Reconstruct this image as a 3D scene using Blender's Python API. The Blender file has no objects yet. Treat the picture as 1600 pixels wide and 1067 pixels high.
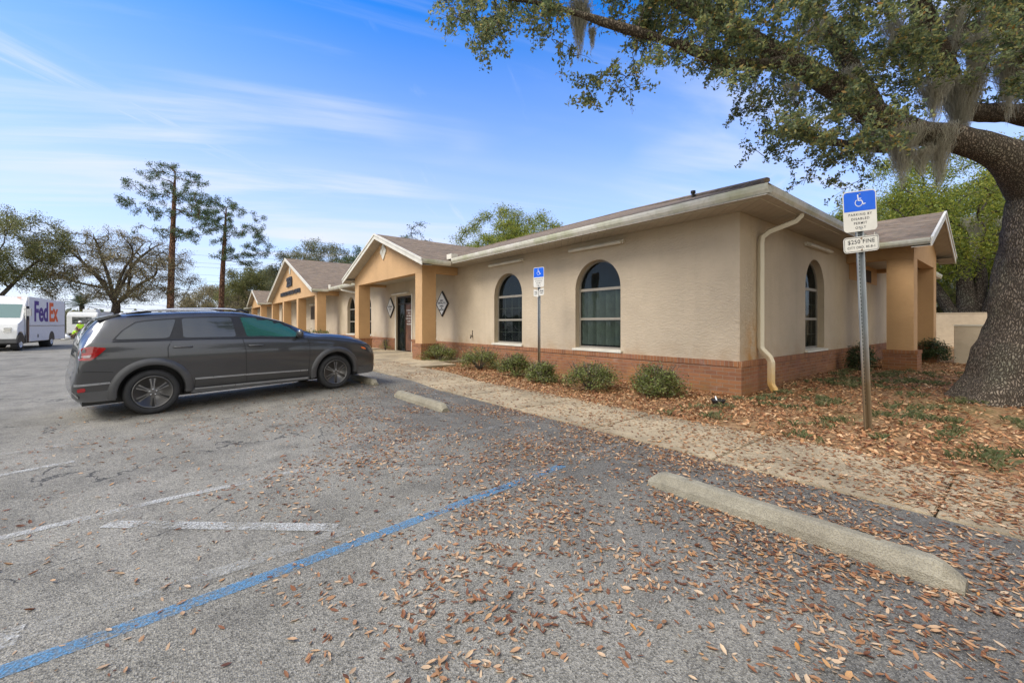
import bpy, bmesh, math, random
import numpy as np
from mathutils import Vector, noise
from mathutils.geometry import delaunay_2d_cdt
R = math.radians
rng = np.random.default_rng(7); random.seed(7)
scene = bpy.context.scene
col = scene.collection
# ------------------------------------------------------------------ camera, sky, sun
CAMZ = 1.40
FW = Vector((-.7818, .6235, 0)); RT = Vector((.6235, .7818, 0)); UP = Vector((0, 0, 1)); FPX = 650.8
cam = bpy.data.cameras.new('camera'); camo = bpy.data.objects.new('camera', cam); col.objects.link(camo)
camo.location = (0, 0, CAMZ); camo.rotation_euler = (R(90), 0, math.atan2(.7818, .6235))
cam.sensor_width = 36; cam.lens = FPX / 1600 * 36; cam.shift_y = -28 / 1600; cam.clip_end = 3000; cam.clip_start = .05
scene.camera = camo
SUN_EL, SUN_AZ = R(50), R(257)       # azimuth measured from +X counter-clockwise: the sun stands to the front-left of the facade
sd = bpy.data.lights.new('sun', 'SUN'); so = bpy.data.objects.new('sun', sd); col.objects.link(so)
sd.energy = 2.0; sd.angle = R(30); sd.color = (1, .955, .88)
sv = Vector((math.cos(SUN_EL) * math.cos(SUN_AZ), math.cos(SUN_EL) * math.sin(SUN_AZ), math.sin(SUN_EL)))
so.rotation_euler = sv.to_track_quat('Z', 'Y').to_euler()
world = bpy.data.worlds.new('World'); scene.world = world; world.use_nodes = True
def build_world():
    nt = world.node_tree; N = nt.nodes; L = nt.links; N.clear()
    out = N.new('ShaderNodeOutputWorld'); bg = N.new('ShaderNodeBackground'); bg.inputs[1].default_value = .125
    sky = N.new('ShaderNodeTexSky'); sky.sky_type = 'NISHITA'; sky.sun_disc = False
    sky.sun_elevation = SUN_EL; sky.sun_rotation = math.pi / 2 - SUN_AZ
    sky.air_density = 1.0; sky.dust_density = .3; sky.ozone_density = 3.0
    hs = N.new('ShaderNodeHueSaturation'); hs.inputs['Saturation'].default_value = 1.25; hs.inputs['Value'].default_value = 1.0
    tint = N.new('ShaderNodeMix'); tint.data_type = 'RGBA'; tint.blend_type = 'MULTIPLY'; tint.inputs[0].default_value = 1; tint.inputs[7].default_value = (.90, 1.0, 1.26, 1)
    L.new(sky.outputs[0], tint.inputs[6]); L.new(tint.outputs[2], hs.inputs['Color'])
    tc = N.new('ShaderNodeTexCoord'); sep = N.new('ShaderNodeSeparateXYZ'); L.new(tc.outputs['Generated'], sep.inputs[0])
    # cirrus sheet: direction divided by height, like clouds on a flat layer
    def math_(op, a, b=None):
        m = N.new('ShaderNodeMath'); m.operation = op
        for i, v in enumerate((a, b)):
            if v is None: continue
            if isinstance(v, (int, float)): m.inputs[i].default_value = v
            else: L.new(v, m.inputs[i])
        return m.outputs[0]
    zc = math_('MAXIMUM', sep.outputs[2], .0); zz = math_('ADD', zc, .12)
    u = math_('DIVIDE', sep.outputs[0], zz); v = math_('DIVIDE', sep.outputs[1], zz)
    cb = N.new('ShaderNodeCombineXYZ'); L.new(u, cb.inputs[0]); L.new(v, cb.inputs[1])
    ro = N.new('ShaderNodeMapping'); L.new(cb.outputs[0], ro.inputs[0]); ro.inputs['Rotation'].default_value = (0, 0, -R(68))
    mp = N.new('ShaderNodeMapping'); L.new(ro.outputs[0], mp.inputs[0]); mp.inputs['Scale'].default_value = (.42, 2.3, 1); mp.inputs['Location'].default_value = (3.1, .7, 0)
    n1 = N.new('ShaderNodeTexNoise'); n1.inputs['Scale'].default_value = 1.0; n1.inputs['Detail'].default_value = 9; n1.inputs['Roughness'].default_value = .56; n1.inputs['Distortion'].default_value = .7
    L.new(mp.outputs[0], n1.inputs['Vector'])
    r1 = N.new('ShaderNodeMapRange'); r1.inputs[1].default_value = .44; r1.inputs[2].default_value = .68; r1.interpolation_type = 'SMOOTHSTEP'; L.new(n1.outputs[0], r1.inputs[0])
    mp2 = N.new('ShaderNodeMapping'); L.new(cb.outputs[0], mp2.inputs[0]); mp2.inputs['Scale'].default_value = (.35, .35, 1); mp2.inputs['Location'].default_value = (1.7, 4.2, 0)
    n2 = N.new('ShaderNodeTexNoise'); n2.inputs['Scale'].default_value = 1.3; n2.inputs['Detail'].default_value = 4; L.new(mp2.outputs[0], n2.inputs['Vector'])
    r2 = N.new('ShaderNodeMapRange'); r2.inputs[1].default_value = .36; r2.inputs[2].default_value = .62; L.new(n2.outputs[0], r2.inputs[0])
    c = math_('MULTIPLY', r1.outputs[0], r2.outputs[0])
    ro2 = N.new('ShaderNodeMapping'); L.new(cb.outputs[0], ro2.inputs[0]); ro2.inputs['Rotation'].default_value = (0, 0, -R(132))
    mp3 = N.new('ShaderNodeMapping'); L.new(ro2.outputs[0], mp3.inputs[0]); mp3.inputs['Scale'].default_value = (.55, 3.4, 1); mp3.inputs['Location'].default_value = (.4, 6.3, 0)
    n4 = N.new('ShaderNodeTexNoise'); n4.inputs['Scale'].default_value = 1.0; n4.inputs['Detail'].default_value = 8; n4.inputs['Roughness'].default_value = .6; n4.inputs['Distortion'].default_value = .5; L.new(mp3.outputs[0], n4.inputs['Vector'])
    r4 = N.new('ShaderNodeMapRange'); r4.inputs[1].default_value = .56; r4.inputs[2].default_value = .76; r4.interpolation_type = 'SMOOTHSTEP'; L.new(n4.outputs[0], r4.inputs[0]); c = math_('MAXIMUM', c, math_('MULTIPLY', r4.outputs[0], .7))
    c = math_('MULTIPLY', c, .9)
    # milky veil of thin cloud low over the horizon
    low = N.new('ShaderNodeMapRange'); low.inputs[1].default_value = .0; low.inputs[2].default_value = .60; low.inputs[3].default_value = .97; low.inputs[4].default_value = .0; L.new(sep.outputs[2], low.inputs[0])
    n3 = N.new('ShaderNodeTexNoise'); n3.inputs['Scale'].default_value = .55; n3.inputs['Detail'].default_value = 5; L.new(mp.outputs[0], n3.inputs['Vector'])
    r3 = N.new('ShaderNodeMapRange'); r3.inputs[1].default_value = .3; r3.inputs[2].default_value = .7; r3.inputs[3].default_value = .72; r3.inputs[4].default_value = 1.1; L.new(n3.outputs[0], r3.inputs[0])
    lw = math_('MULTIPLY', low.outputs[0], r3.outputs[0])
    inv = math_('MULTIPLY', math_('SUBTRACT', 1, c), math_('SUBTRACT', 1, lw)); al = math_('SUBTRACT', 1, inv)
    mx = N.new('ShaderNodeMix'); mx.data_type = 'RGBA'; L.new(al, mx.inputs[0]); L.new(hs.outputs[0], mx.inputs[6]); mx.inputs[7].default_value = (3.5, 3.7, 4.3, 1)
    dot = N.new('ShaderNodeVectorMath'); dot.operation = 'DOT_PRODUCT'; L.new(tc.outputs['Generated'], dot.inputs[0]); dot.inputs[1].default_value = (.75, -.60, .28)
    cloud_fill = N.new('ShaderNodeMapRange'); cloud_fill.interpolation_type = 'SMOOTHSTEP'; cloud_fill.inputs[1].default_value = .22; cloud_fill.inputs[2].default_value = .75; cloud_fill.inputs[3].default_value = 0; cloud_fill.inputs[4].default_value = .95; L.new(dot.outputs['Value'], cloud_fill.inputs[0])
    mx2 = N.new('ShaderNodeMix'); mx2.data_type = 'RGBA'; L.new(cloud_fill.outputs[0], mx2.inputs[0]); L.new(mx.outputs[2], mx2.inputs[6]); mx2.inputs[7].default_value = (7.6, 7.4, 6.9, 1)     # added white cloud behind the camera, made up as neutral fill light
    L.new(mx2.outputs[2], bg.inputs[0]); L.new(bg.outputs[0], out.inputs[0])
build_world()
scene.view_settings.view_transform = 'Standard'; scene.view_settings.look = 'None'; scene.view_settings.exposure = 1.0; scene.view_settings.gamma = 1
scene.render.engine = 'CYCLES'
def at(px, py, d): return Vector((0, 0, CAMZ)) + (FW + RT * ((px - 800) / FPX) + UP * ((505.5 - py) / FPX)) * d

# ------------------------------------------------------------------ node material helpers
def newmat(name):
    m = bpy.data.materials.new(name); m.use_nodes = True; nt = m.node_tree
    return m, nt.nodes, nt.links, nt.nodes['Principled BSDF']
class NB:
    """small helper round one node tree"""
    def __init__(s, name):
        s.m, s.N, s.L, s.p = newmat(name); s.tc = s.N.new('ShaderNodeTexCoord'); s.co = s.tc.outputs['Object']
    def set(s, inp, v):
        if hasattr(v, 'is_output') or hasattr(v, 'links'): s.L.new(v, inp)
        else: inp.default_value = v
    def noise(s, scale, detail=4, rough=.55, vec=None, dist=0):
        n = s.N.new('ShaderNodeTexNoise'); n.inputs['Scale'].default_value = scale; n.inputs['Detail'].default_value = detail
        n.inputs['Roughness'].default_value = rough; n.inputs['Distortion'].default_value = dist; s.L.new(vec or s.co, n.inputs['Vector']); return n.outputs[0]
    def voro(s, scale, feature='F1', out='Distance', vec=None, rand=1):
        n = s.N.new('ShaderNodeTexVoronoi'); n.feature = feature; n.inputs['Scale'].default_value = scale; n.inputs['Randomness'].default_value = rand
        s.L.new(vec or s.co, n.inputs['Vector']); return n.outputs[out]
    def mapping(s, scale=(1, 1, 1), rot=(0, 0, 0), loc=(0, 0, 0), vec=None):
        n = s.N.new('ShaderNodeMapping'); n.inputs['Scale'].default_value = scale; n.inputs['Rotation'].default_value = rot; n.inputs['Location'].default_value = loc
        s.L.new(vec or s.co, n.inputs[0]); return n.outputs[0]
    def ramp(s, v, *stops, interp='LINEAR'):
        n = s.N.new('ShaderNodeValToRGB'); cr = n.color_ramp; cr.interpolation = interp
        while len(cr.elements) < len(stops): cr.elements.new(.5)
        for e, (p, c) in zip(cr.elements, stops):
            e.position = p; e.color = (*c, 1) if not isinstance(c, (int, float)) else (c, c, c, 1)
        s.L.new(v, n.inputs[0]); return n.outputs[0]
    def rng(s, v, a, b, c=0, d=1, smooth=False):
        n = s.N.new('ShaderNodeMapRange'); s.L.new(v, n.inputs[0])
        for i, q in enumerate((a, b, c, d)): n.inputs[i + 1].default_value = q
        if smooth: n.interpolation_type = 'SMOOTHSTEP'
        return n.outputs[0]
    def mix(s, f, a, b, mode='MIX'):
        n = s.N.new('ShaderNodeMix'); n.data_type = 'RGBA'; n.blend_type = mode
        s.set(n.inputs[0], f)
        for i, q in ((6, a), (7, b)):
            if isinstance(q, (tuple, list)): n.inputs[i].default_value = (*q[:3], 1)
            else: s.L.new(q, n.inputs[i])
        return n.outputs[2]
    def math(s, op, a, b=None, c=None):
        n = s.N.new('ShaderNodeMath'); n.operation = op
        for i, q in enumerate((a, b, c)):
            if q is not None: s.set(n.inputs[i], q)
        return n.outputs[0]
    def sep(s, vec=None):
        n = s.N.new('ShaderNodeSeparateXYZ'); s.L.new(vec or s.co, n.inputs[0]); return n.outputs
    def comb(s, x, y, z=0.0):
        n = s.N.new('ShaderNodeCombineXYZ')
        for i, q in enumerate((x, y, z)): s.set(n.inputs[i], q)
        return n.outputs[0]
    def island(s):
        return s.N.new('ShaderNodeNewGeometry').outputs['Random Per Island']
    def bump(s, h, dist=.01, strength=1):
        n = s.N.new('ShaderNodeBump'); n.inputs['Distance'].default_value = dist; n.inputs['Strength'].default_value = strength
        s.L.new(h, n.inputs['Height']); s.L.new(n.outputs[0], s.p.inputs['Normal']); return n.outputs[0]
    def done(s, color=None, rough=None, metal=None, spec=None, coat=None):
        if color is not None: s.set(s.p.inputs['Base Color'], (*color, 1) if isinstance(color, tuple) else color)
        if rough is not None: s.set(s.p.inputs['Roughness'], rough)
        if metal is not None: s.p.inputs['Metallic'].default_value = metal
        if spec is not None: s.p.inputs['Specular IOR Level'].default_value = spec
        if coat is not None: s.p.inputs['Coat Weight'].default_value = coat; s.p.inputs['Coat Roughness'].default_value = .04
        return s.m
def plain(name, c, rough=.6, metal=0, var=.12, vs=6, coat=None, bump=0, spec=None):
    b = NB(name); n = b.noise(vs, 5)
    lo = tuple(x * (1 - var) for x in c); hi = tuple(min(1, x * (1 + var)) for x in c)
    cc = b.ramp(n, (.3, lo), (.7, hi))
    if bump: b.bump(b.noise(vs * 12, 4), bump)
    return b.done(cc, b.rng(b.noise(vs * 2.3, 4), .3, .7, max(0, rough - .08), min(1, rough + .08)), metal, spec, coat)
def stucco(name, c, stain=.2):
    b = NB(name); x, y, z = b.sep()
    big = b.noise(.9, 5); mid = b.noise(5, 5)
    cc = b.ramp(big, (.3, tuple(q * .9 for q in c)), (.7, tuple(min(1, q * 1.07) for q in c)))
    cc = b.mix(b.rng(mid, .45, .8, 0, stain), cc, tuple(q * .74 for q in c))
    streak = b.noise(3.2, 4, vec=b.mapping((1, 1, .1)))                 # rain streaks
    cc = b.mix(b.rng(streak, .55, .8, 0, .22), cc, tuple(q * .66 for q in c))
    if name == 'stucco_tan':      # rust run-off beside the corner down-spout
        ry = b.rng(b.math('ABSOLUTE', b.math('SUBTRACT', y, .62)), .0, .75, 1, 0, True); rz_ = b.math('MULTIPLY', b.rng(z, .75, 1.75, 1, 0), b.math('GREATER_THAN', x, -.05)); cc = b.mix(b.math('MULTIPLY', b.math('MULTIPLY', ry, rz_), b.rng(b.noise(4, 6), .3, .6)), cc, (.42, .21, .05))
        dr_ = b.math('MULTIPLY', b.rng(z, .68, 1.05, .55, 0), b.rng(b.noise(2.4, 5), .4, .62)); cc = b.mix(dr_, cc, (.38, .26, .15))
    dist = b.mapping((1, 1, 2.1)); t1 = b.noise(13, 6, .62, vec=dist, dist=.8); t2 = b.noise(60, 3)
    h = b.math('ADD', b.rng(t1, .42, .62, 0, 1, True), b.math('MULTIPLY', t2, .3))
    b.bump(h, .0038); return b.done(cc, .93, spec=.25)
def brickmat(name, soldier=False):
    b = NB(name); x, y, z = b.sep(); u = b.math('ADD', x, y); vec = b.comb(u, z)
    t = b.N.new('ShaderNodeTexBrick'); b.L.new(vec, t.inputs['Vector'])
    t.inputs['Scale'].default_value = 1; t.inputs['Mortar Size'].default_value = .006; t.inputs['Mortar Smooth'].default_value = .25
    t.inputs['Brick Width'].default_value = .082 if soldier else .235; t.inputs['Row Height'].default_value = 5.0 if soldier else .0775
    if soldier: t.offset = 0
    t.inputs['Color1'].default_value = (.30, .128, .055, 1); t.inputs['Color2'].default_value = (.19, .08, .04, 1); t.inputs['Mortar'].default_value = (.30, .22, .15, 1)
    t.inputs['Bias'].default_value = -.1
    cc = t.outputs[0]
    cc = b.mix(b.rng(b.noise(2.2, 4), .45, .7, 0, .5), cc, (.28, .13, .085))
    cc = b.mix(b.rng(b.noise(3.4, 5, vec=b.mapping((1, 1, .8), loc=(3, 7, 1))), .52, .75, 0, .55), cc, (.38, .18, .07))
    cc = b.mix(b.rng(b.noise(2.7, 6, vec=b.mapping((1, 1, 1.4), loc=(9, 2, 4))), .6, .82, 0, .35), cc, (.45, .38, .36))   # lime bloom
    low = b.rng(z, .0, .40, .85, 0); cc = b.mix(b.math('MULTIPLY', low, b.rng(b.noise(4, 4), .35, .7)), cc, (.24, .13, .045))
    b.bump(b.math('ADD', b.math('MULTIPLY', t.outputs[1], -1), b.math('MULTIPLY', b.noise(90, 3), .3)), .006)
    return b.done(cc, .9, spec=.25)
def shinglemat(name):
    b = NB(name); x, y, z = b.sep(); u = b.math('ADD', x, y)
    t = b.N.new('ShaderNodeTexBrick'); b.L.new(b.comb(u, z), t.inputs['Vector'])
    t.inputs['Scale'].default_value = 1; t.inputs['Mortar Size'].default_value = .004; t.inputs['Brick Width'].default_value = .33; t.inputs['Row Height'].default_value = .055
    t.inputs['Color1'].default_value = (.27, .195, .125, 1); t.inputs['Color2'].default_value = (.13, .092, .06, 1); t.inputs['Mortar'].default_value = (.06, .05, .045, 1)
    cc = b.mix(b.rng(b.noise(5, 5, vec=b.mapping((1, 1, 3))), .4, .7, 0, .6), t.outputs[0], (.23, .175, .14))
    cc = b.mix(b.rng(b.voro(9, out='Color'), .0, 1, 0, .35), cc, (.16, .15, .12))
    cc = b.mix(b.rng(b.noise(14, 3), .62, .68, 0, .65), cc, (.34, .20, .12))             # drifted oak leaves and grit
    b.bump(b.math('ADD', t.outputs[1], b.noise(120, 2)), -.006); return b.done(cc, .95, spec=.2)
def soffitmat(name):
    b = NB(name); x, y, z = b.sep(); u = b.math('ADD', x, y)
    g = b.math('ABSOLUTE', b.math('SUBTRACT', b.math('FRACT', b.math('MULTIPLY', u, 4.2)), .5)); g2 = b.rng(g, .44, .5)
    cc = b.mix(b.math('MULTIPLY', g2, .55), b.ramp(b.noise(1.5, 4), (.3, (.36, .32, .255)), (.7, (.45, .405, .325))), (.20, .17, .13)); b.bump(g2, -.008); return b.done(cc, .55)
M = {}
M['stucco'] = stucco('stucco_tan', (.49, .40, .285)); M['stucco_pale'] = stucco('stucco_pale', (.50, .42, .31), .5)
M['stucco_orange'] = stucco('stucco_apricot', (.53, .33, .165), .15)
M['stucco_old'] = stucco('stucco_weathered', (.40, .32, .22), .8)
M['brick'] = brickmat('brick_red'); M['soldier'] = brickmat('brick_soldier', True); M['shingle'] = shinglemat('asphalt_shingle'); M['soffit'] = soffitmat('vinyl_soffit')
def guttermat():
    b = NB('gutter_enamel'); n = b.noise(1.7, 6, vec=b.mapping((1, 1, .5)))
    cc = b.mix(b.rng(n, .42, .66, 0, .75), (.62, .585, .49), (.36, .37, .20)); cc = b.mix(b.rng(b.noise(12, 5), .5, .8, 0, .5), cc, (.28, .25, .18)); return b.done(cc, .45)
M['gutter'] = guttermat()
def downmat():
    b = NB('downspout_rusty'); x, y, z = b.sep(); cc = b.mix(b.rng(b.math('ADD', z, b.math('MULTIPLY', b.noise(7, 4), .5)), .35, 1.15, .85, 0), (.58, .53, .41), (.55, .31, .06)); return b.done(cc, .5)
M['down'] = downmat()
M['trim'] = plain('trim_cream', (.62, .58, .48), .5, var=.12, vs=3); M['frame'] = plain('window_frame_taupe', (.21, .185, .15), .5)
M['rail'] = plain('window_rail_tan', (.26, .23, .18), .5); M['bronze'] = plain('bronze_metal', (.035, .028, .022), .35, .6)
M['black'] = plain('black_plastic', (.012, .012, .013), .45); M['rubber'] = plain('rubber', (.022, .022, .023), .75, bump=.002); M['white'] = plain('white_paint', (.78, .78, .76), .45, var=.05)
M['rail_silver'] = plain('bright_rail', (.82, .83, .85), .3, .6, var=.03); M['brown_panel'] = plain('matte_brown', (.05, .03, .018), .9); M['chrome'] = plain('chrome', (.62, .63, .65), .18, 1, var=.03); M['blind'] = plain('blind_fabric', (.62, .60, .54), .8, var=.15)
M['dark'] = plain('dark_room', (.02, .02, .02), .9); M['wood'] = plain('door_wood', (.12, .055, .03), .5, vs=3, var=.4)
M['galv'] = plain('galvanised_steel', (.36, .38, .39), .42, .75, var=.2, vs=14); M['rustpost'] = plain('rusty_post_foot', (.22, .14, .08), .7, .2, var=.3, vs=20)
M['signwhite'] = plain('sign_white', (.62, .60, .54), .4, var=.05); M['signblue'] = plain('sign_blue', (.0, .10, .62), .35, var=.05); M['ink'] = plain('black_ink', (.03, .03, .035), .5)
M['winglass'] = None
def glassmat(name, tint, transp, rough=.03, wav=True):
    b = NB(name); N, L = b.N, b.L; out = [n for n in N if n.type == 'OUTPUT_MATERIAL'][0]
    b.p.inputs['Base Color'].default_value = (*tint, 1); b.p.inputs['Roughness'].default_value = rough; b.p.inputs['IOR'].default_value = 1.52; b.p.inputs['Specular IOR Level'].default_value = .9
    if wav: b.bump(b.noise(1.3, 2), .012)
    tr = N.new('ShaderNodeBsdfTransparent'); tr.inputs[0].default_value = (.75, .82, .8, 1); mx = N.new('ShaderNodeMixShader'); mx.inputs[0].default_value = transp
    L.new(b.p.outputs[0], mx.inputs[1]); L.new(tr.outputs[0], mx.inputs[2]); L.new(mx.outputs[0], out.inputs[0]); return b.m
M['winglass'] = glassmat('window_glass', (.012, .016, .017), .76)
M['carglass'] = glassmat('privacy_glass', (.035, .042, .048), .0); M['frontglass'] = glassmat('door_glass_green', (.035, .17, .145), .45)
M['truckglass'] = glassmat('windshield_glass', (.10, .2, .2), .0)
def paint_car():
    b = NB('grey_metallic_paint'); x, y, z = b.sep(); f = b.voro(900, out='Color'); cc = b.mix(.2, (.056, .057, .061), f, 'OVERLAY')
    dirt = b.math('MULTIPLY', b.rng(z, .2, .9, .5, .04), b.rng(b.noise(4, 6), .3, .75)); cc = b.mix(dirt, cc, (.085, .08, .073))
    return b.done(cc, b.rng(dirt, 0, .6, .30, .5), .50, .5, .85)
M['car'] = paint_car(); M['cladding'] = plain('grey_cladding', (.10, .10, .102), .45, .3); M['satin'] = plain('satin_silver', (.42, .43, .45), .33, .8, var=.06)
M['tail_red'] = plain('tail_lamp_red', (.30, .006, .008), .12, coat=1, var=.5, vs=9); M['tail_clear'] = plain('tail_lamp_clear', (.5, .42, .42), .15, coat=1)
M['rim'] = plain('rim_graphite', (.17, .165, .16), .36, .8); M['amber'] = plain('amber_lens', (.75, .16, .03), .2, coat=1); M['headlamp'] = plain('headlamp', (.05, .05, .055), .1, coat=1)
M['hivis'] = plain('hi_vis_yellow', (.50, .85, .03), .7); M['skin'] = plain('skin', (.35, .19, .12), .6); M['trouser'] = plain('trousers_brown', (.12, .08, .055), .85); M['hair'] = plain('hair_dark', (.02, .015, .012), .8)

# ------------------------------------------------------------------ objects
def tag(o, label=None, cat=None, group=None, kind=None):
    if label: o['label'] = label
    if cat: o['category'] = cat
    if group: o['group'] = group
    if kind: o['kind'] = kind
    return o
ORG = {}
def thing(name, label, cat, loc=(0, 0, 0), rz=0, group=None):
    o = bpy.data.objects.new(name, None); col.objects.link(o); o.empty_display_size = .3; o.location = loc; o.rotation_euler = (0, 0, rz)
    ORG[o.name] = (Vector(loc), rz); return tag(o, label, cat, group)
def link(name, me, mat, parent=None, smooth=False):
    o = bpy.data.objects.new(name, me); col.objects.link(o)
    mats = mat if isinstance(mat, (list, tuple)) else [mat]
    if not me.materials:
        for m in mats: me.materials.append(m)
    if parent: o.parent = parent
    if smooth: me.shade_smooth()
    return o
def copy_tree(o, parent=None):
    c = o.copy(); col.objects.link(c)
    if parent: c.parent = parent
    for ch in list(o.children): copy_tree(ch, c)
    return c
SPLIT = {'soffit', 'fascia', 'rail', 'side_beam', 'brick_base', 'brick_ledge', 'splash_guard', 'rake_board', 'ridge_cap', 'side_window', 'door_glass', 'door_casing', 'vent_pipe', 'bolt', 'rail_foot', 'eye', 'wheel_arch', 'grille', 'spoke_recess', 'panel_gap', 'door_frame', 'body_rail'}
class MB:
    def __init__(s): s.v = []; s.f = []; s.mi = []
    def add(s, vs, fs, mi=0):
        k = len(s.v); s.v += [tuple(v) for v in vs]; s.f += [tuple(i + k for i in f) for f in fs]; s.mi += [mi] * len(fs); return s
    def box(s, x0, x1, y0, y1, z0, z1, mi=0):
        return s.add([(x0, y0, z0), (x1, y0, z0), (x1, y1, z0), (x0, y1, z0), (x0, y0, z1), (x1, y0, z1), (x1, y1, z1), (x0, y1, z1)],
                     [(0, 3, 2, 1), (4, 5, 6, 7), (0, 1, 5, 4), (1, 2, 6, 5), (2, 3, 7, 6), (3, 0, 4, 7)], mi)
    def prism(s, poly, a, b, f=None, mi=0):
        """poly of 2-D points, f(u, v, w) -> 3-D, extruded w from a to b"""
        n = len(poly); f = f or (lambda u, v, w: (u, v, w))
        vs = [f(u, v, a) for u, v in poly] + [f(u, v, b) for u, v in poly]
        return s.add(vs, [tuple(range(n))[::-1], tuple(range(n, 2 * n))] + [(i, (i + 1) % n, n + (i + 1) % n, n + i) for i in range(n)], mi)
    def tube(s, pts, rad, n=10, cap=True, mi=0, sq=None):
        pts = [Vector(p) for p in pts]; m = len(pts); rad = [rad] * m if isinstance(rad, (int, float)) else rad
        vs = []; ref = None
        for i, p in enumerate(pts):
            t = (pts[min(i + 1, m - 1)] - pts[max(i - 1, 0)]).normalized()
            if ref is None: ref = t.orthogonal().normalized() if abs(t.z) > .9 or sq is None else Vector((0, 0, 1))
            a = (ref - t * ref.dot(t)); a = a.normalized() if a.length > 1e-5 else t.orthogonal().normalized(); ref = a; b = t.cross(a)
            for k in range(n):
                an = 2 * math.pi * (k + (.5 if sq else 0)) / n; ca, sa = math.cos(an), math.sin(an)
                if sq: ca *= sq[0]; sa *= sq[1]
                vs.append(p + (a * ca + b * sa) * rad[i])
        fs = [(i * n + k, i * n + (k + 1) % n, (i + 1) * n + (k + 1) % n, (i + 1) * n + k) for i in range(m - 1) for k in range(n)]
        if cap: fs += [tuple(range(n))[::-1], tuple((m - 1) * n + k for k in range(n))]
        return s.add(vs, fs, mi)
    def lathe(s, prof, f, n=32, mi=0):
        """prof: list of (r, h); f(x, y, h) -> 3-D"""
        m = len(prof); vs = [f(r * math.cos(2 * math.pi * k / n), r * math.sin(2 * math.pi * k / n), h) for r, h in prof for k in range(n)]
        fs = [(i * n + k, i * n + (k + 1) % n, (i + 1) * n + (k + 1) % n, (i + 1) * n + k) for i in range(m - 1) for k in range(n)]
        return s.add(vs, fs + [tuple(range(n))[::-1], tuple((m - 1) * n + k for k in range(n))], mi)
    def grid(s, f, nu, nv, mi=0):
        vs = [f(i / nu, j / nv) for j in range(nv + 1) for i in range(nu + 1)]
        return s.add(vs, [(j * (nu + 1) + i, j * (nu + 1) + i + 1, (j + 1) * (nu + 1) + i + 1, (j + 1) * (nu + 1) + i) for j in range(nv) for i in range(nu)], mi)
    def build(s, name, mat, parent=None, smooth=False, bevel=0, world=True):
        if name in SPLIT:           # every separate piece becomes a part of its own
            par = list(range(len(s.v)))
            def find(a):
                while par[a] != a: par[a] = par[par[a]]; a = par[a]
                return a
            key = {}
            for i, v in enumerate(s.v):
                k = tuple(round(c, 4) for c in v)
                if k in key: par[find(i)] = find(key[k])
                else: key[k] = i
            for f in s.f:
                for a in f[1:]: par[find(a)] = find(f[0])
            groups = {}
            for f in s.f: groups.setdefault(find(f[0]), []).append(f)
            if len(groups) > 1:
                first = None
                for fs in groups.values():
                    m = MB(); ids = {}
                    for f in fs:
                        for a in f:
                            if a not in ids: ids[a] = len(m.v); m.v.append(s.v[a])
                    m.f = [tuple(ids[a] for a in f) for f in fs]; m.mi = [0] * len(fs); SPLIT.discard(name); o = m.build(name, mat, parent, smooth, bevel, world); SPLIT.add(name); first = first or o
                return first
        off = Vector((0, 0, 0)); rz = 0
        if parent is not None and world:
            q = parent
            while q.parent: q = q.parent
            off, rz = ORG[q.name]
        me = bpy.data.meshes.new(name)
        V = s.v
        if off.length or rz:
            c, sn = math.cos(-rz), math.sin(-rz)
            V = [((x - off.x) * c - (y - off.y) * sn, (x - off.x) * sn + (y - off.y) * c, z - off.z) for x, y, z in V]
        me.from_pydata(V, [], s.f); mats = mat if isinstance(mat, (list, tuple)) else [mat]
        for m in mats: me.materials.append(m)
        if len(mats) > 1: me.polygons.foreach_set('material_index', s.mi)
        bm = bmesh.new(); bm.from_mesh(me)
        bmesh.ops.recalc_face_normals(bm, faces=bm.faces)
        if bevel: bmesh.ops.bevel(bm, geom=bm.edges[:], offset=bevel, segments=2, affect='EDGES', clamp_overlap=True)
        bm.to_mesh(me); bm.free()
        o = link(name, me, mats, parent)
        if smooth: me.shade_smooth()
        elif bevel: me.shade_auto_smooth(angle=R(40)) if hasattr(me, 'shade_auto_smooth') else None
        return o
def npmesh(name, V, F, mat, parent=None, smooth=False):
    """V (n,3) array, F (m,4) int array"""
    me = bpy.data.meshes.new(name); V = np.ascontiguousarray(V, dtype=np.float32); F = np.ascontiguousarray(F, dtype=np.int32); k = F.shape[1]
    me.vertices.add(len(V)); me.vertices.foreach_set('co', V.ravel()); me.loops.add(F.size); me.loops.foreach_set('vertex_index', F.ravel())
    me.polygons.add(len(F)); me.polygons.foreach_set('loop_start', np.arange(0, F.size, k, dtype=np.int32)); me.polygons.foreach_set('loop_total', np.full(len(F), k, dtype=np.int32))
    me.update(calc_edges=True); me.validate(); return link(name, me, mat, parent, smooth)
def text_mesh(body, size, bold=0, depth=.002, align='CENTER', spacing=1.0, xscale=1.0):
    c = bpy.data.curves.new('t', 'FONT'); c.body = body; c.size = size; c.align_x = align; c.align_y = 'CENTER'; c.extrude = depth; c.offset = bold; c.space_character = spacing; c.resolution_u = 4
    o = bpy.data.objects.new('t', c); col.objects.link(o); dg = bpy.context.evaluated_depsgraph_get(); me = bpy.data.meshes.new_from_object(o.evaluated_get(dg))
    vs = [(v.co.x * xscale, v.co.y, v.co.z) for v in me.vertices]; fs = [tuple(p.vertices) for p in me.polygons]
    bpy.data.objects.remove(o); bpy.data.curves.remove(c); bpy.data.meshes.remove(me); return vs, fs
def add_text(mb, body, size, f, bold=0, mi=0, **k):
    vs, fs = text_mesh(body, size, bold, **k); mb.add([f(*v) for v in vs], fs, mi)
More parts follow.
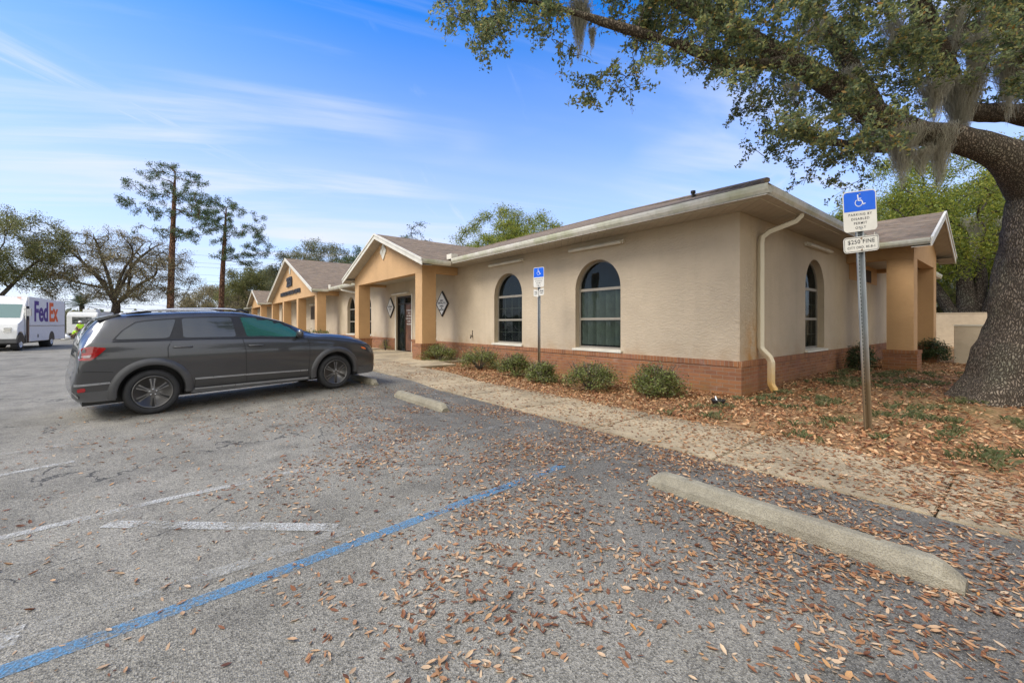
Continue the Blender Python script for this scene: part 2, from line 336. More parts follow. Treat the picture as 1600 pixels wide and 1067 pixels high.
# ------------------------------------------------------------------ ground
def gz(x, y):     # planting ground: rises gently along the side wall
    t = min(1, max(0, (y - 8.2) / 3.2)); s = min(1, max(0, (x + 14) / 2.5))
    return .11 * t * t * (3 - 2 * t) - .004
def asphaltmat():
    b = NB('worn_asphalt'); x, y, z = b.sep()
    agg = b.voro(85, out='Color'); agg = b.N.new('ShaderNodeRGBToBW'); v = b.N.new('ShaderNodeTexVoronoi'); v.inputs['Scale'].default_value = 130; b.L.new(b.co, v.inputs['Vector']); b.L.new(v.outputs['Color'], agg.inputs[0])
    patch = b.noise(.55, 5, .6, vec=b.mapping((1, 1, 1), loc=(2, 5, 0))); mid = b.noise(2.6, 5, .6)
    # dark resealed strip near the walk, its edge wandering
    edge = b.math('ADD', y, b.math('MULTIPLY', b.math('SUBTRACT', patch, .5), 4.2)); nearx = b.rng(x, -13, -7.5, 0, 1)
    seal = b.math('MULTIPLY', b.rng(edge, 1.3, 3.2, 0, 1, True), nearx)
    seal = b.math('MULTIPLY', seal, b.rng(mid, .3, .7, .62, 1.1))
    base = b.ramp(patch, (.3, (.150, .138, .110)), (.7, (.26, .240, .196)))
    base = b.mix(seal, base, (.092, .085, .073))
    base = b.mix(b.rng(mid, .48, .70, 0, .6), base, (.10, .092, .076)); base = b.mix(b.rng(b.noise(.95, 3, vec=b.mapping(loc=(8, 8, 0))), .60, .68, 0, .45), base, (.075, .07, .06))
    base = b.mix(b.rng(b.noise(1.1, 6, vec=b.mapping((.6, 1.6, 1), rot=(0, 0, .4), loc=(5, 1, 0))), .52, .72, 0, .35), base, (.29, .265, .222))   # pale worn drifts
    k = b.rng(agg.outputs[0], .1, .9, .45, 1.6); base = b.mix(1, base, b.comb(k, k, k), 'MULTIPLY')
    sp = b.math('GREATER_THAN', b.noise(150, 2), .655); base = b.mix(b.math('MULTIPLY', sp, .62), base, (.50, .475, .42))
    dv = b.N.new('ShaderNodeVectorMath'); dv.operation = 'ADD'; nn = b.N.new('ShaderNodeTexNoise'); nn.inputs['Scale'].default_value = 1.4; nn.inputs['Detail'].default_value = 6; b.L.new(b.co, nn.inputs['Vector'])
    b.L.new(b.co, dv.inputs[0]); b.L.new(nn.outputs['Color'], dv.inputs[1])
    ce = b.voro(.33, 'DISTANCE_TO_EDGE', vec=dv.outputs[0]); cr = b.math('MULTIPLY', b.math('LESS_THAN', ce, .0022), b.math('GREATER_THAN', b.noise(.8, 2), .5))
    base = b.mix(b.math('MULTIPLY', cr, .75), base, (.03, .03, .03))
    b.bump(b.math('ADD', v.outputs['Distance'], b.math('MULTIPLY', cr, -1.5)), .006, .8)
    return b.done(base, .92, spec=.3)
M['asphalt'] = asphaltmat()
def concretemat(name, c, dirty=.5):
    b = NB(name); n = b.noise(1.0, 6, .62); f = b.noise(9, 6, .65)
    cc = b.ramp(n, (.30, tuple(q * .45 for q in c)), (.52, tuple(q * .82 for q in c)), (.75, c))
    cc = b.mix(b.rng(f, .46, .72, 0, dirty), cc, tuple(q * .5 for q in c)); cc = b.mix(b.rng(b.noise(.55, 5, .6, vec=b.mapping(loc=(3, 3, 0))), .48, .66, 0, .6), cc, (.16, .135, .095)); g = b.voro(120, out='Distance'); k = b.rng(g, .0, .7, .72, 1.15); cc = b.mix(1, cc, b.comb(k, k, k), 'MULTIPLY')
    b.bump(b.math('ADD', g, b.math('MULTIPLY', f, .6)), .004); return b.done(cc, .92, spec=.25)
M['concrete'] = concretemat('walk_concrete', (.47, .375, .24), .85); M['stopconc'] = concretemat('wheel_stop_concrete', (.36, .325, .24), .85)
def soilmat():
    b = NB('leafy_soil'); v = b.N.new('ShaderNodeTexVoronoi'); v.inputs['Scale'].default_value = 22; b.L.new(b.mapping((1, 1.5, 1)), v.inputs['Vector'])
    bw = b.N.new('ShaderNodeRGBToBW'); b.L.new(v.outputs['Color'], bw.inputs[0])
    cc = b.ramp(bw.outputs[0], (.0, (.09, .05, .028)), (.4, (.22, .125, .06)), (.75, (.36, .22, .115)), (1, (.19, .16, .06)))
    cc = b.mix(b.rng(b.noise(.7, 5), .5, .7, 0, .5), cc, (.10, .11, .035)); b.bump(v.outputs['Distance'], -.02); return b.done(cc, .95, spec=.2)
M['soil'] = soilmat()
def grassmat():
    b = NB('lawn_soil'); cc = b.ramp(b.noise(.25, 7, .65), (.3, (.055, .075, .022)), (.5, (.11, .12, .04)), (.7, (.19, .155, .08))); b.bump(b.noise(30, 4), .03); return b.done(cc, .95, spec=.2)
M['grassland'] = grassmat()
def sheet(name, x0, x1, y0, y1, z, mat, zf=None, nx=1, ny=1):
    m = MB(); m.grid(lambda u, v: (x0 + (x1 - x0) * u, y0 + (y1 - y0) * v, zf(x0 + (x1 - x0) * u, y0 + (y1 - y0) * v) if zf else z), nx, ny)
    return tag(m.build(name, mat), kind='structure')
sheet('ground', -900, 900, -900, 900, -.06, M['grassland'])
def lz(x, y):     # the lot swells gently towards the entrance walk
    s_ = lambda t: (lambda q: q * q * (3 - 2 * q))(min(1, max(0, t)))
    return .055 * s_((y + .1) / 2.8) * s_((-7.8 - x) / 1.3)
lot = MB(); lx = [-62, -40, -25, -18] + [-14 + .25 * k for k in range(29)] + [-4, 0, 14]; ly = [-34, -10, -2] + [-.5 + .2 * k for k in range(24)] + [4.27]; ly = sorted(set(round(v, 3) for v in ly if v <= 4.27))
lot.add([(x, y, lz(x, y)) for y in ly for x in lx], [(j * len(lx) + i, j * len(lx) + i + 1, (j + 1) * len(lx) + i + 1, (j + 1) * len(lx) + i) for j in range(len(ly) - 1) for i in range(len(lx) - 1)])
tag(lot.build('parking_lot', M['asphalt']), kind='structure')
sheet('road', -160, -66, -60, 60, -.03, M['asphalt'])
sheet('planting_bed', -12.6, 14, 5.3, 34, 0, M['soil'], lambda x, y: gz(x, y) + .014 * noise.noise((x * 1.3, y * 1.3, 0)) - (.02 if y < 5.7 else 0), 70, 80)
# walk: separate slabs with open joints, a ramp up to the entrance
def wz(x): t = min(1, max(0, (-8.4 - x) / 2.2)); return .014 + .075 * t
walk = MB(); xs = [1.15 + 1.6 * k for k in range(3)][::-1] + [-.45 - 1.6 * k for k in range(8)]
xs = sorted(set([round(v, 3) for v in xs]), reverse=True)
for a, b_ in zip(xs[:-1], xs[1:]):
    g = .008; x1, x0 = a - g, b_ + g; m_ = MB()
    vs = []
    for q in (0, 1):
        for (x, y) in ((x0, 4.27), (x1, 4.27), (x1, 5.72), (x0, 5.72)): vs.append((x, y + (0 if y < 5 else .05 * math.sin(x * 2.3)), (wz(x) if q else -.2)))
    walk.add(vs, [(0, 3, 2, 1), (4, 5, 6, 7), (0, 1, 5, 4), (1, 2, 6, 5), (2, 3, 7, 6), (3, 0, 4, 7)])
for a, b_, y1 in ((-11.66, -12.6, 7.0), (-12.62, -16.4, 8.36), (-16.42, -20.4, 8.36), (-20.42, -24.2, 8.36)): walk.box(b_, a, 4.27, y1, -.2, .0885)
for k in range(12): walk.box(-24.22 - 3.6 * (k + 1) + .02, -24.22 - 3.6 * k, 4.27, 5.8 if k not in (2, 3, 4, 5) else 8.36, -.2, .0885)
tag(walk.build('sidewalk', M['concrete'], bevel=.008), kind='structure')
sheet('entrance_bed', -62, -24.25, 5.85, 8.4, .05, M['soil'])
# painted lines: worn paint sheets 4 mm above the asphalt
def paintmat(name, c, lo, hi, ghost=0.0):
    b = NB(name); N, L = b.N, b.L; out = [n for n in N if n.type == 'OUTPUT_MATERIAL'][0]
    w = b.math('ADD', b.math('MULTIPLY', b.noise(2.2, 5), .55), b.math('MULTIPLY', b.noise(42, 4, .7), .45)); a = b.rng(w, lo, hi)
    cc = b.mix(b.rng(b.noise(30, 4), .3, .7, 0, .5), c, tuple(q * .6 for q in c)); b.bump(b.noise(85, 2), .004); b.done(cc, .8)
    v = b.N.new('ShaderNodeTexVoronoi'); v.inputs['Scale'].default_value = 85; L.new(b.co, v.inputs['Vector'])
    a = b.math('MULTIPLY', a, b.rng(v.outputs['Distance'], .15, .62, 1, .35))
    tr = N.new('ShaderNodeBsdfTransparent'); mx = N.new('ShaderNodeMixShader'); L.new(a, mx.inputs[0]); L.new(tr.outputs[0], mx.inputs[1]); L.new(b.p.outputs[0], mx.inputs[2]); L.new(mx.outputs[0], out.inputs[0]); return b.m
M['p_blue'] = paintmat('blue_line_paint', (.10, .27, .45), .40, .50); M['p_white'] = paintmat('white_line_paint', (.58, .57, .52), .44, .55); M['p_ghost'] = paintmat('faded_line_paint', (.50, .485, .43), .46, .68)
lines = [('blue_line', [(-2.56, -1.2), (-2.60, -.3), (-2.66, .5), (-2.76, 1.5), (-2.90, 2.95)], .095, 'p_blue'), ('blue_line', [(-2.93, 3.25), (-2.99, 4.1)], .08, 'p_ghost'),
         ('white_line', [(-4.12, -1.5), (-4.30, -.16), (-4.36, .95)], .085, 'p_white'), ('white_line', [(-4.36, 1.0), (-4.46, 2.4), (-4.62, 4.1)], .085, 'p_ghost'),
         ('white_line', [(-4.03, -.40), (-2.98, .84)], .105, 'p_white'), ('white_line', [(-4.33, 1.0), (-3.05, 2.5)], .10, 'p_ghost'),
         ('white_line', [(-2.86, -1.2), (-2.84, -.56)], .16, 'p_white'), ('white_line', [(-2.84, -.55), (-2.86, .3), (-2.95, 1.6)], .11, 'p_ghost'),
         ('white_line', [(-5.85, -1.5), (-6.07, -.84)], .09, 'p_white'), ('white_line', [(-6.0, -1.9), (-5.75, -1.28)], .09, 'p_white'),
         ('white_line', [(-6.85, -1.6), (-7.2, 1.2), (-7.4, 4.0)], .09, 'p_ghost')]
for i, (nm, pts, w, mt) in enumerate(lines):
    m = MB(); P = []
    for j, p in enumerate(pts):
        a = Vector(pts[max(j - 1, 0)]); b_ = Vector(pts[min(j + 1, len(pts) - 1)]); t = (b_ - a).normalized(); n = Vector((-t.y, t.x)) * w / 2
        P += [(p[0] + n.x, p[1] + n.y, .004 + .0006 * i), (p[0] - n.x, p[1] - n.y, .004 + .0006 * i)]
    m.add(P, [(2 * j, 2 * j + 1, 2 * j + 3, 2 * j + 2) for j in range(len(pts) - 1)]); tag(m.build(nm, M[mt]), kind='structure')

# ------------------------------------------------------------------ the building
BW = thing('commercial_building', 'single storey tan stucco office building with brick base, arched windows and apricot gabled porticos', 'building', (-3.5, 8.36, 0))
YF, XS = 8.36, -3.506; ZS = 3.54; XE = -75.0; YE = 28.0
FR = lambda u, w, z: (u, YF + w, z)               # front wall: u along X, w inward (+Y)
SD = lambda u, w, z: (XS - w, u, z)               # side wall: u along Y, w inward (-X)
WW = 1.475; SILL, SPR, ARC, REV = .745, 2.30, .735, .20
front_wins = [-6.996, -10.716, -16.29, -23.835, -26.6, -33.0, -48.5]
DOOR = (-19.66, -17.89, .0885, 2.72)
side_wins = [12.75]
def wall(name, f, u0, u1, z0, z1, opens, mat, depth=.21):
    """stucco skin with real openings and reveals; opens: (ul, ur, zb, spring or None, top)"""
    m = MB(); u = u0; q = lambda a, b, c, d: m.add([f(*a), f(*b), f(*c), f(*d)], [(0, 1, 2, 3)])
    for (l, r, zb, sp, tp) in sorted(opens):
        q((u, 0, z0), (l, 0, z0), (l, 0, z1), (u, 0, z1)); u = r
        if zb > z0: q((l, 0, z0), (r, 0, z0), (r, 0, zb), (l, 0, zb)); q((l, 0, zb), (r, 0, zb), (r, depth, zb), (l, depth, zb))
        if sp is None: pts = [(l, tp), (r, tp)]
        else:
            c = (l + r) / 2; rad = (r - l) / 2; pts = [(c - rad * math.cos(math.pi * k / 24), sp + (tp - sp) * math.sin(math.pi * k / 24)) for k in range(25)]
        for a, b in zip(pts[:-1], pts[1:]):
            q((a[0], 0, a[1]), (b[0], 0, b[1]), (b[0], 0, z1), (a[0], 0, z1)); q((a[0], 0, a[1]), (b[0], 0, b[1]), (b[0], depth, b[1]), (a[0], depth, a[1]))
        for s in (l, r): q((s, 0, zb), (s, depth, zb), (s, depth, pts[0][1]), (s, 0, pts[0][1]))
    q((u, 0, z0), (u1, 0, z0), (u1, 0, z1), (u, 0, z1))
    return m.build(name, mat, BW)
fo = [(c - WW / 2, c + WW / 2, SILL, SPR, SPR + ARC) for c in front_wins] + [(DOOR[0], DOOR[1], 0, None, DOOR[3])]
wall('wall', FR, XE, XS, 0, ZS, fo, M['stucco']); so_ = [(c - WW / 2, c + WW / 2, SILL, SPR, SPR + ARC) for c in side_wins]
wall('wall', SD, YF, YE, 0, ZS, so_, M['stucco'])
w3 = MB(); w3.add([(XE, YF, 0), (XE, YE, 0), (XE, YE, ZS), (XE, YF, ZS)], [(0, 1, 2, 3)]); w3.add([(XE, YE, 0), (XS, YE, 0), (XS, YE, ZS), (XE, YE, ZS)], [(0, 1, 2, 3)]); w3.build('wall', M['stucco'], BW)
def arch_pts(c, hw, sp, rise, n=20, bottom=None):
    p = [(c - hw * math.cos(math.pi * k / n), sp + rise * math.sin(math.pi * k / n)) for k in range(n + 1)]
    return p if bottom is None else [(c - hw, bottom)] + p + [(c + hw, bottom)]
def make_window(f, c, blinds, grid=False, g0=REV - .05):
    hw = WW / 2; m = MB(); o = arch_pts(c, hw, SPR, ARC, 20, SILL + .0); i = arch_pts(c, hw - .05, SPR, ARC - .05, 20, SILL + .06); n = len(o)
    def ring(d0, d1):
        V = [f(u, d0, z) for u, z in o] + [f(u, d0, z) for u, z in i] + [f(u, d1, z) for u, z in o] + [f(u, d1, z) for u, z in i]; F = []
        for k in range(n):
            j = (k + 1) % n; F += [(k, j, n + j, n + k), (2 * n + k, 2 * n + j, 3 * n + j, 3 * n + k), (n + k, n + j, 3 * n + j, 3 * n + k)]
        m.add(V, F)
    ring(g0, g0 + .05)
    fr = m.build('window', M['frame'], BW)
    r = MB()
    def bar(u0, u1, z0, z1, d0, d1): r.prism([(u0, z0), (u1, z0), (u1, z1), (u0, z1)], d0, d1, lambda u, v, w: f(u, w, v))
    bar(c - hw + .052, c + hw - .052, 2.255, 2.325, g0 + .005, g0 + .045); bar(c - hw + .052, c + hw - .052, 1.49, 1.55, g0 + .002, g0 + .045)
    r.build('rail', M['rail'], fr)
    pm = MB(); P = arch_pts(c, hw - .052, SPR, ARC - .052, 20, SILL + .06); pm.prism(P, g0 + .028, g0 + .034, lambda u, v, w: f(u, w, v)); pm.build('pane', M['winglass'], fr)
    s = MB(); s.prism([(c - hw - .06, SILL - .055), (c + hw + .06, SILL - .055), (c + hw + .06, SILL - .004), (c - hw - .06, SILL - .004)], -.075, -.003, lambda u, v, w: f(u, w, v))
    s.prism([(c - hw + .003, SILL + .002), (c + hw - .003, SILL + .002), (c + hw - .003, SILL + .012), (c - hw + .003, SILL + .012)], -.003, g0 - .002, lambda u, v, w: f(u, w, v)); s.build('sill', M['trim'], fr)
    if blinds:
        bl = MB(); k = 0; u = c - hw + .09
        while u < c + hw - .1:
            an = 1.12 + .12 * math.sin(k * 2.1); du = .045 * math.cos(an); dd = .045 * math.sin(an)
            bl.add([f(u - du, g0 + .09 - dd, SILL + .1), f(u + du, g0 + .09 + dd, SILL + .1), f(u + du, g0 + .09 + dd, 2.25), f(u - du, g0 + .09 - dd, 2.25)], [(0, 1, 2, 3)]); u += .10; k += 1
        bl.build('blind', M['blind'], fr)
    if grid:
        gm = MB()
        for du in (-.36, 0, .36): gm.prism([(c + du - .009, SILL + .07), (c + du + .009, SILL + .07), (c + du + .009, 2.25), (c + du - .009, 2.25)], g0 + .036, g0 + .044, lambda u, v, w: f(u, w, v))
        for zz in (1.12, 1.90): gm.prism([(c - hw + .055, zz - .009), (c + hw - .055, zz - .009), (c + hw - .055, zz + .009), (c - hw + .055, zz + .009)], g0 + .0455, g0 + .053, lambda u, v, w: f(u, w, v))
        gm.build('glazing_bar', M['frame'], fr)
    d = MB(); x = [c - hw - .6, c + hw + .6]; d.add([f(x[0], .212, .3), f(x[1], .212, .3), f(x[1], .212, 3.3), f(x[0], .212, 3.3), f(x[0], 1.6, .3), f(x[1], 1.6, .3), f(x[1], 1.6, 3.3), f(x[0], 1.6, 3.3)], [(4, 5, 6, 7), (0, 1, 5, 4), (1, 2, 6, 5), (2, 3, 7, 6), (3, 0, 4, 7)])
    d.build('room_interior', M['dark'], fr)
for k, c in enumerate(front_wins): make_window(FR, c, k == 0, k > 0)
for c in side_wins: make_window(SD, c, False, True)
# brick base with a soldier course
def base(f, u0, u1, opens, ztop=.675):
    u = u0; segs = []
    for l, r in opens: segs.append((u, l)); u = r
    segs.append((u, u1)); m = MB(); s = MB()
    for a, b in segs:
        pr = lambda u, v, w: f(u, w, v)
        m.prism([(a, -.1), (b, -.1), (b, ztop - .105), (a, ztop - .105)], -.050, -.001, pr); s.prism([(a, ztop - .103), (b, ztop - .103), (b, ztop), (a, ztop)], -.066, -.001, pr)
    m.build('brick_base', M['brick'], BW); s.build('brick_ledge', M['soldier'], BW)
base(FR, -69, XS, [(DOOR[0] - .08, DOOR[1] + .08)])
base(SD, YF - .05, YE, [])
# soffits, gutters, roofs
EX, EY = XS + .75, YF - .76
P1 = dict(c=-17.45, hw=4.43, yr=6.48, ap=5.18, x0=-21.23, x1=-13.83, yc=6.86); P2 = dict(c=-37.4, hw=8.65, yr=6.6, ap=6.6, x0=-46.2, x1=-29.12, yc=6.98); P3 = dict(c=-56.9, hw=4.6, yr=6.6, ap=5.25, x0=-60.7, x1=-53.0, yc=6.98)
sf = MB()
def spans(a, b, ps):      # eave spans of the front between porticos
    out = []; x = b
    for p in ps:
        out.append((p['c'] + p['hw'], x)); x = p['c'] - p['hw']
    out.append((a, x)); return out
for a, b in spans(XE, EX, (P1, P2, P3)): sf.box(a, b, EY + .01, YF - .002, ZS, ZS + .02)
sf.box(XS + .002, EX - .01, YF - .002, YE + .6, ZS, ZS + .02)
sf.build('soffit', M['soffit'], BW)
def gutter(name, p0, p1, out_dir, zt=3.73, parent=None, endcap=True):
    """K-style gutter between two points along an eave; out_dir points away from the wall"""
    p0 = Vector(p0); p1 = Vector(p1); od = Vector((*out_dir, 0)); prof = [(-.15, 0), (-.15, -.15), (-.035, -.155), (.0, -.10), (.012, -.045), (.012, 0), (0, 0), (0, -.02), (-.012, -.03), (-.14, -.03), (-.14, 0)]
    m = MB(); n = len(prof); V = []
    for p in (p0, p1): V += [p + od * a + Vector((0, 0, zt + b)) for a, b in prof]
    m.add(V, [tuple(range(n))[::-1], tuple(range(n, 2 * n))] + [(i, (i + 1) % n, n + (i + 1) % n, n + i) for i in range(n)])
    return m.build(name, M['gutter'], parent or BW)
for a, b in spans(XE, EX, (P1, P2, P3)): gutter('gutter', (a, EY, 0), (b + .012 if b == EX else b, EY, 0), (0, -1))
gutter('gutter', (EX, EY + .16, 0), (EX, 14.9, 0), (1, 0)); gutter('gutter', (EX, 20.4, 0), (EX, YE + .6, 0), (1, 0))
fb = MB()
for a, b in spans(XE, EX, (P1, P2, P3)): fb.box(a, b - (.16 if b == EX else 0), EY + .152, EY + .175, 3.535, 3.70)
fb.box(EX - .175, EX - .152, EY + .152, YE + .6, 3.535, 3.70); fb.build('fascia', M['gutter'], BW)
S = .333; YR = 18.0; ZR = 3.74 + S * (YR - EY)
rf = MB(); run = YR - EY
A = (EX, EY, 3.742); B = (XE, EY, 3.742); C_ = (XE, YE + .6 - .0, 3.742); D_ = (EX, YE + .6, 3.742); Rr = (EX - run, YR, ZR); Rl = (XE + run, YR, ZR)
rf.add([A, B, C_, D_, Rr, Rl], [(0, 1, 5, 4), (0, 4, 3), (3, 4, 5, 2), (1, 2, 5)])
th = .03; rf.add([(p[0], p[1], p[2] - th) for p in (A, B, C_, D_)], [(0, 1, 2, 3)]); rf.add([A, B, (B[0], B[1], B[2] - th), (A[0], A[1], A[2] - th)], [(0, 1, 2, 3)]); rf.add([A, D_, (D_[0], D_[1], D_[2] - th), (A[0], A[1], A[2] - th)], [(0, 1, 2, 3)])
roof = rf.build('roof', M['shingle'], BW)
vp = MB(); vp.tube([(-5.3, 10.0, 4.40), (-5.3, 10.0, 4.64)], .04, 10); vp.tube([(-5.3, 10.0, 4.64), (-5.3, 10.0, 4.70)], .06, 10); vp.build('vent_pipe', M['bronze'], roof)
rc = MB(); rc.tube([(EX, EY, 3.77), Rr], .05, 6); rc.tube([Rr, Rl], .05, 6); rc.build('ridge_cap', M['shingle'], roof)
def portico(p, f, ncol, zsp=3.27, cs=.56, base_z=.09, wall_face=YF, eave=3.60, intrude=6.0, side=False, sign=None, side_open=True):
    """gabled entrance porch. f(u, w, z): u along the wall, w outward distance axis measured as world coordinate"""
    c, hw, yr, ap, x0, x1, yc = (p[k] for k in ('c', 'hw', 'yr', 'ap', 'x0', 'x1', 'yc'))
    sg = 1 if wall_face > yc else -1           # direction inwards
    eb = eave; t = .055; sl = (ap - eb) / hw
    # roof slabs
    yb = yc + sg * intrude; r = MB()
    for s in (-1, 1):
        V = [f(c + s * hw, yr - sg * .0, eb + .02), f(c, yr, ap + .02), f(c, yb, ap + .02), f(c + s * hw, yb, eb + .02)]
        V += [f(c + s * hw, yr, eb - .03), f(c, yr, ap - .03), f(c, yb, ap - .03), f(c + s * hw, yb, eb - .03)]
        r.add(V, [(0, 1, 2, 3), (7, 6, 5, 4), (0, 4, 5, 1), (0, 3, 7, 4)])
    ro = r.build('portico_roof', M['shingle'], BW)
    # rake boards: a deep board with a slimmer drip strip on top
    k = MB()
    for s in (-1, 1):
        for (d0, d1, h0, h1) in ((0.0, .03, -.20, -.045), (-.025, .03, -.043, .035)):
            a = (c + s * (hw + .01), eb); b = (c, ap)
            P = [(a[0], a[1] + h0), (b[0], b[1] + h0), (b[0], b[1] + h1), (a[0], a[1] + h1)]
            k.prism(P, yr - sg * .04 + sg * d0, yr - sg * .04 + sg * d1, lambda u, v, w: f(u, w, v))
    k.build('rake_board', M['trim'], BW)
    # sloped soffit under the rakes
    q = MB()
    for s in (-1, 1):
        q.add([f(c + s * hw, yr, eb - .19), f(c, yr, ap - .19), f(c, yc - sg * .0, ap - .19), f(c + s * hw, yc, eb - .19)], [(0, 1, 2, 3)])
    q.add([f(x1 + .0, yr, eb - .06), f(c + hw, yr, eb - .06), f(c + hw, wall_face, eb - .06), f(x1, wall_face, eb - .06)], [(0, 1, 2, 3)]); q.add([f(x0, yr, eb - .06), f(c - hw, yr, eb - .06), f(c - hw, wall_face, eb - .06), f(x0, wall_face, eb - .06)], [(0, 1, 2, 3)])
    q.build('soffit', M['soffit'], BW)
    # beam + tympanum (front), side beams
    b = MB(); ins = .19 + .0
    zl = ap - .19 - sl * (c - x0); zr = ap - .19 - sl * (x1 - c)
    b.prism([(x0, zsp), (x1, zsp), (x1, zr), (c, ap - .19), (x0, zl)], yc, yc + sg * .30, lambda u, v, w: f(u, w, v))
    b.build('gable_wall', M['stucco_orange'], BW)
    sb = MB()
    for xa, xb in ((x0, x0 + .3), (x1 - .3, x1)): sb.prism([(xa, zsp - .0), (xb, zsp), (xb, eb - .065), (xa, eb - .065)], yc + sg * .302, wall_face - sg * .003, lambda u, v, w: f(u, w, v))
    sb.build('side_beam', M['stucco_orange'], BW)
    cl = MB(); cl.add([f(x0 + .3, yc + sg * .3, zsp + .12), f(x1 - .3, yc + sg * .3, zsp + .12), f(x1 - .3, wall_face, zsp + .12), f(x0 + .3, wall_face, zsp + .12)], [(0, 1, 2, 3)]); cl.build('portico_ceiling', M['soffit'], BW)
    for i in range(ncol):
        xa = x0 + (x1 - x0 - cs) * i / (ncol - 1); cm = MB()
        ya, yb2 = yc + sg * .003, yc + sg * (cs + .003)
        cm.prism([(xa + .003, ya), (xa + cs - .003, ya), (xa + cs - .003, yb2), (xa + .003, yb2)], .67, zsp - .002, lambda u, v, w: f(u, v, w)); co = cm.build('column', M['stucco_orange'], BW)
        bm_ = MB(); e = .075; bm_.prism([(xa - e, ya - sg * e), (xa + cs + e, ya - sg * e), (xa + cs + e, yb2 + sg * e), (xa - e, yb2 + sg * e)], base_z - .1, .575, lambda u, v, w: f(u, v, w)); bm_.build('column_base', M['brick'], co)
        e = .09; sm = MB(); sm.prism([(xa - e, ya - sg * e), (xa + cs + e, ya - sg * e), (xa + cs + e, yb2 + sg * e), (xa - e, yb2 + sg * e)], .577, .668, lambda u, v, w: f(u, v, w)); sm.build('column_cap', M['soldier'], co)
    return ro
FRw = lambda u, w, z: (u, w, z)
portico(P1, FRw, 2); portico(P2, FRw, 4, intrude=10); portico(P3, FRw, 2)
PS = dict(c=17.75, hw=2.62, yr=XS + 1.83, ap=4.70, x0=15.58, x1=19.72, yc=XS + 1.47)
portico(PS, lambda u, w, z: (w, u, z), 2, zsp=3.2, base_z=.1, wall_face=XS, eave=3.60, intrude=5.0)
for p, sgn in ((P1, 1), (P2, 1), (P3, 1), (P1, -1), (P2, -1)):
    e = p['c'] + sgn * p['hw']; gutter('gutter', (e, p['yr'], 0), (e, EY, 0), (sgn, 0), 3.625)
for yy, dd in ((PS['c'] - PS['hw'], -1), (PS['c'] + PS['hw'], 1)): gutter('gutter', (EX, yy, 0), (PS['yr'] + .0, yy, 0), (0, dd), 3.625)
# valley diverter plates
dv = MB(); dv.box(-13.32, -12.98, EY - .015, EY - .003 - .0, 3.72, 3.90); dv.box(-12.995, -12.98, EY - .0, EY + .25, 3.72, 3.9); dv.box(-28.75, -28.3, EY - .015, EY - .003, 3.72, 3.92); dv.box(-46.5, -46.1, EY - .015, EY - .003, 3.72, 3.92)
dv.box(EX + .003, EX + .015, 14.95, 15.45, 3.7, 3.92); dv.build('splash_guard', M['trim'], BW)
# orange band and flat dark brown panel on the side wall below the porch
ob = MB(); ob.box(XS + .001, XS + .012, PS['x0'] + .3, PS['x1'] - .3, 2.75, ZS - .05); ob.build('painted_band', M['stucco_orange'], BW)
lv = MB(); lv.box(XS + .013, XS + .03, 17.0, 18.5, 2.78, 3.18); lv.build('louvre_vent', M['brown_panel'], BW)
# down-spouts: rectangular pipe following the photograph's bends
def downspout(pts, mat, parent=BW):
    m = MB(); m.tube(pts, 1.0, 4, sq=(.062, .082)); return m.build('downspout', mat, parent, bevel=.008)
dsx, dsy = XS + .07, 9.15
downspout([(EX - .09, dsy + .35, 3.60), (EX - .10, dsy + .34, 3.50), (EX - .17, dsy + .30, 3.41), (XS + .2, dsy + .06, 3.24), (dsx + .02, dsy, 3.14), (dsx, dsy, 3.02), (dsx, dsy, 1.2), (dsx, dsy, .93), (dsx + .03, dsy, .86), (dsx + .16, dsy, .72), (dsx + .19, dsy, .64), (dsx + .19, dsy, .2), (dsx + .26, dsy, .07)], M['down'])
downspout([(-26.35, EY - .02, 3.58), (-26.3, EY + .1, 3.44), (-25.1, YF - .15, 3.2), (-25.0, YF - .09, 3.05), (-25.0, YF - .12, .3)], M['trim'])
# tube lights
def tube_light(f, u0, u1, z, w=-.06):
    m = MB(); m.tube([f(u0, w - .03, z), f(u1, w - .03, z)], .042, 12); m.prism([(u0 - .04, z - .03), (u1 + .04, z - .03), (u1 + .04, z + .06), (u0 - .04, z + .06)], w + .0, -.002, lambda u, v, q: f(u, q, v)); m.build('wall_light', M['trim'], BW)
tube_light(FR, -7.88, -6.18, 3.36); tube_light(FR, -11.63, -9.92, 3.36); tube_light(FR, -20.0, -18.2, 2.83); tube_light(FR, -17.3, -15.6, 2.9); tube_light(FR, -33.8, -32.2, 3.2); tube_light(SD, 11.99, 13.8, 3.33)
tp = MB(); tp.tube([(-12.79, YF, .93), (-12.79, YF - .08, .93), (-12.79, YF - .1, .86)], .02, 8); tp.tube([(-12.84, YF - .07, .97), (-12.74, YF - .07, .97)], .012, 6); tp.tube([(-12.79, YF - .01, 1.15), (-12.79, YF - .01, .93)], .012, 6); tp.build('tap', M['bronze'], BW)
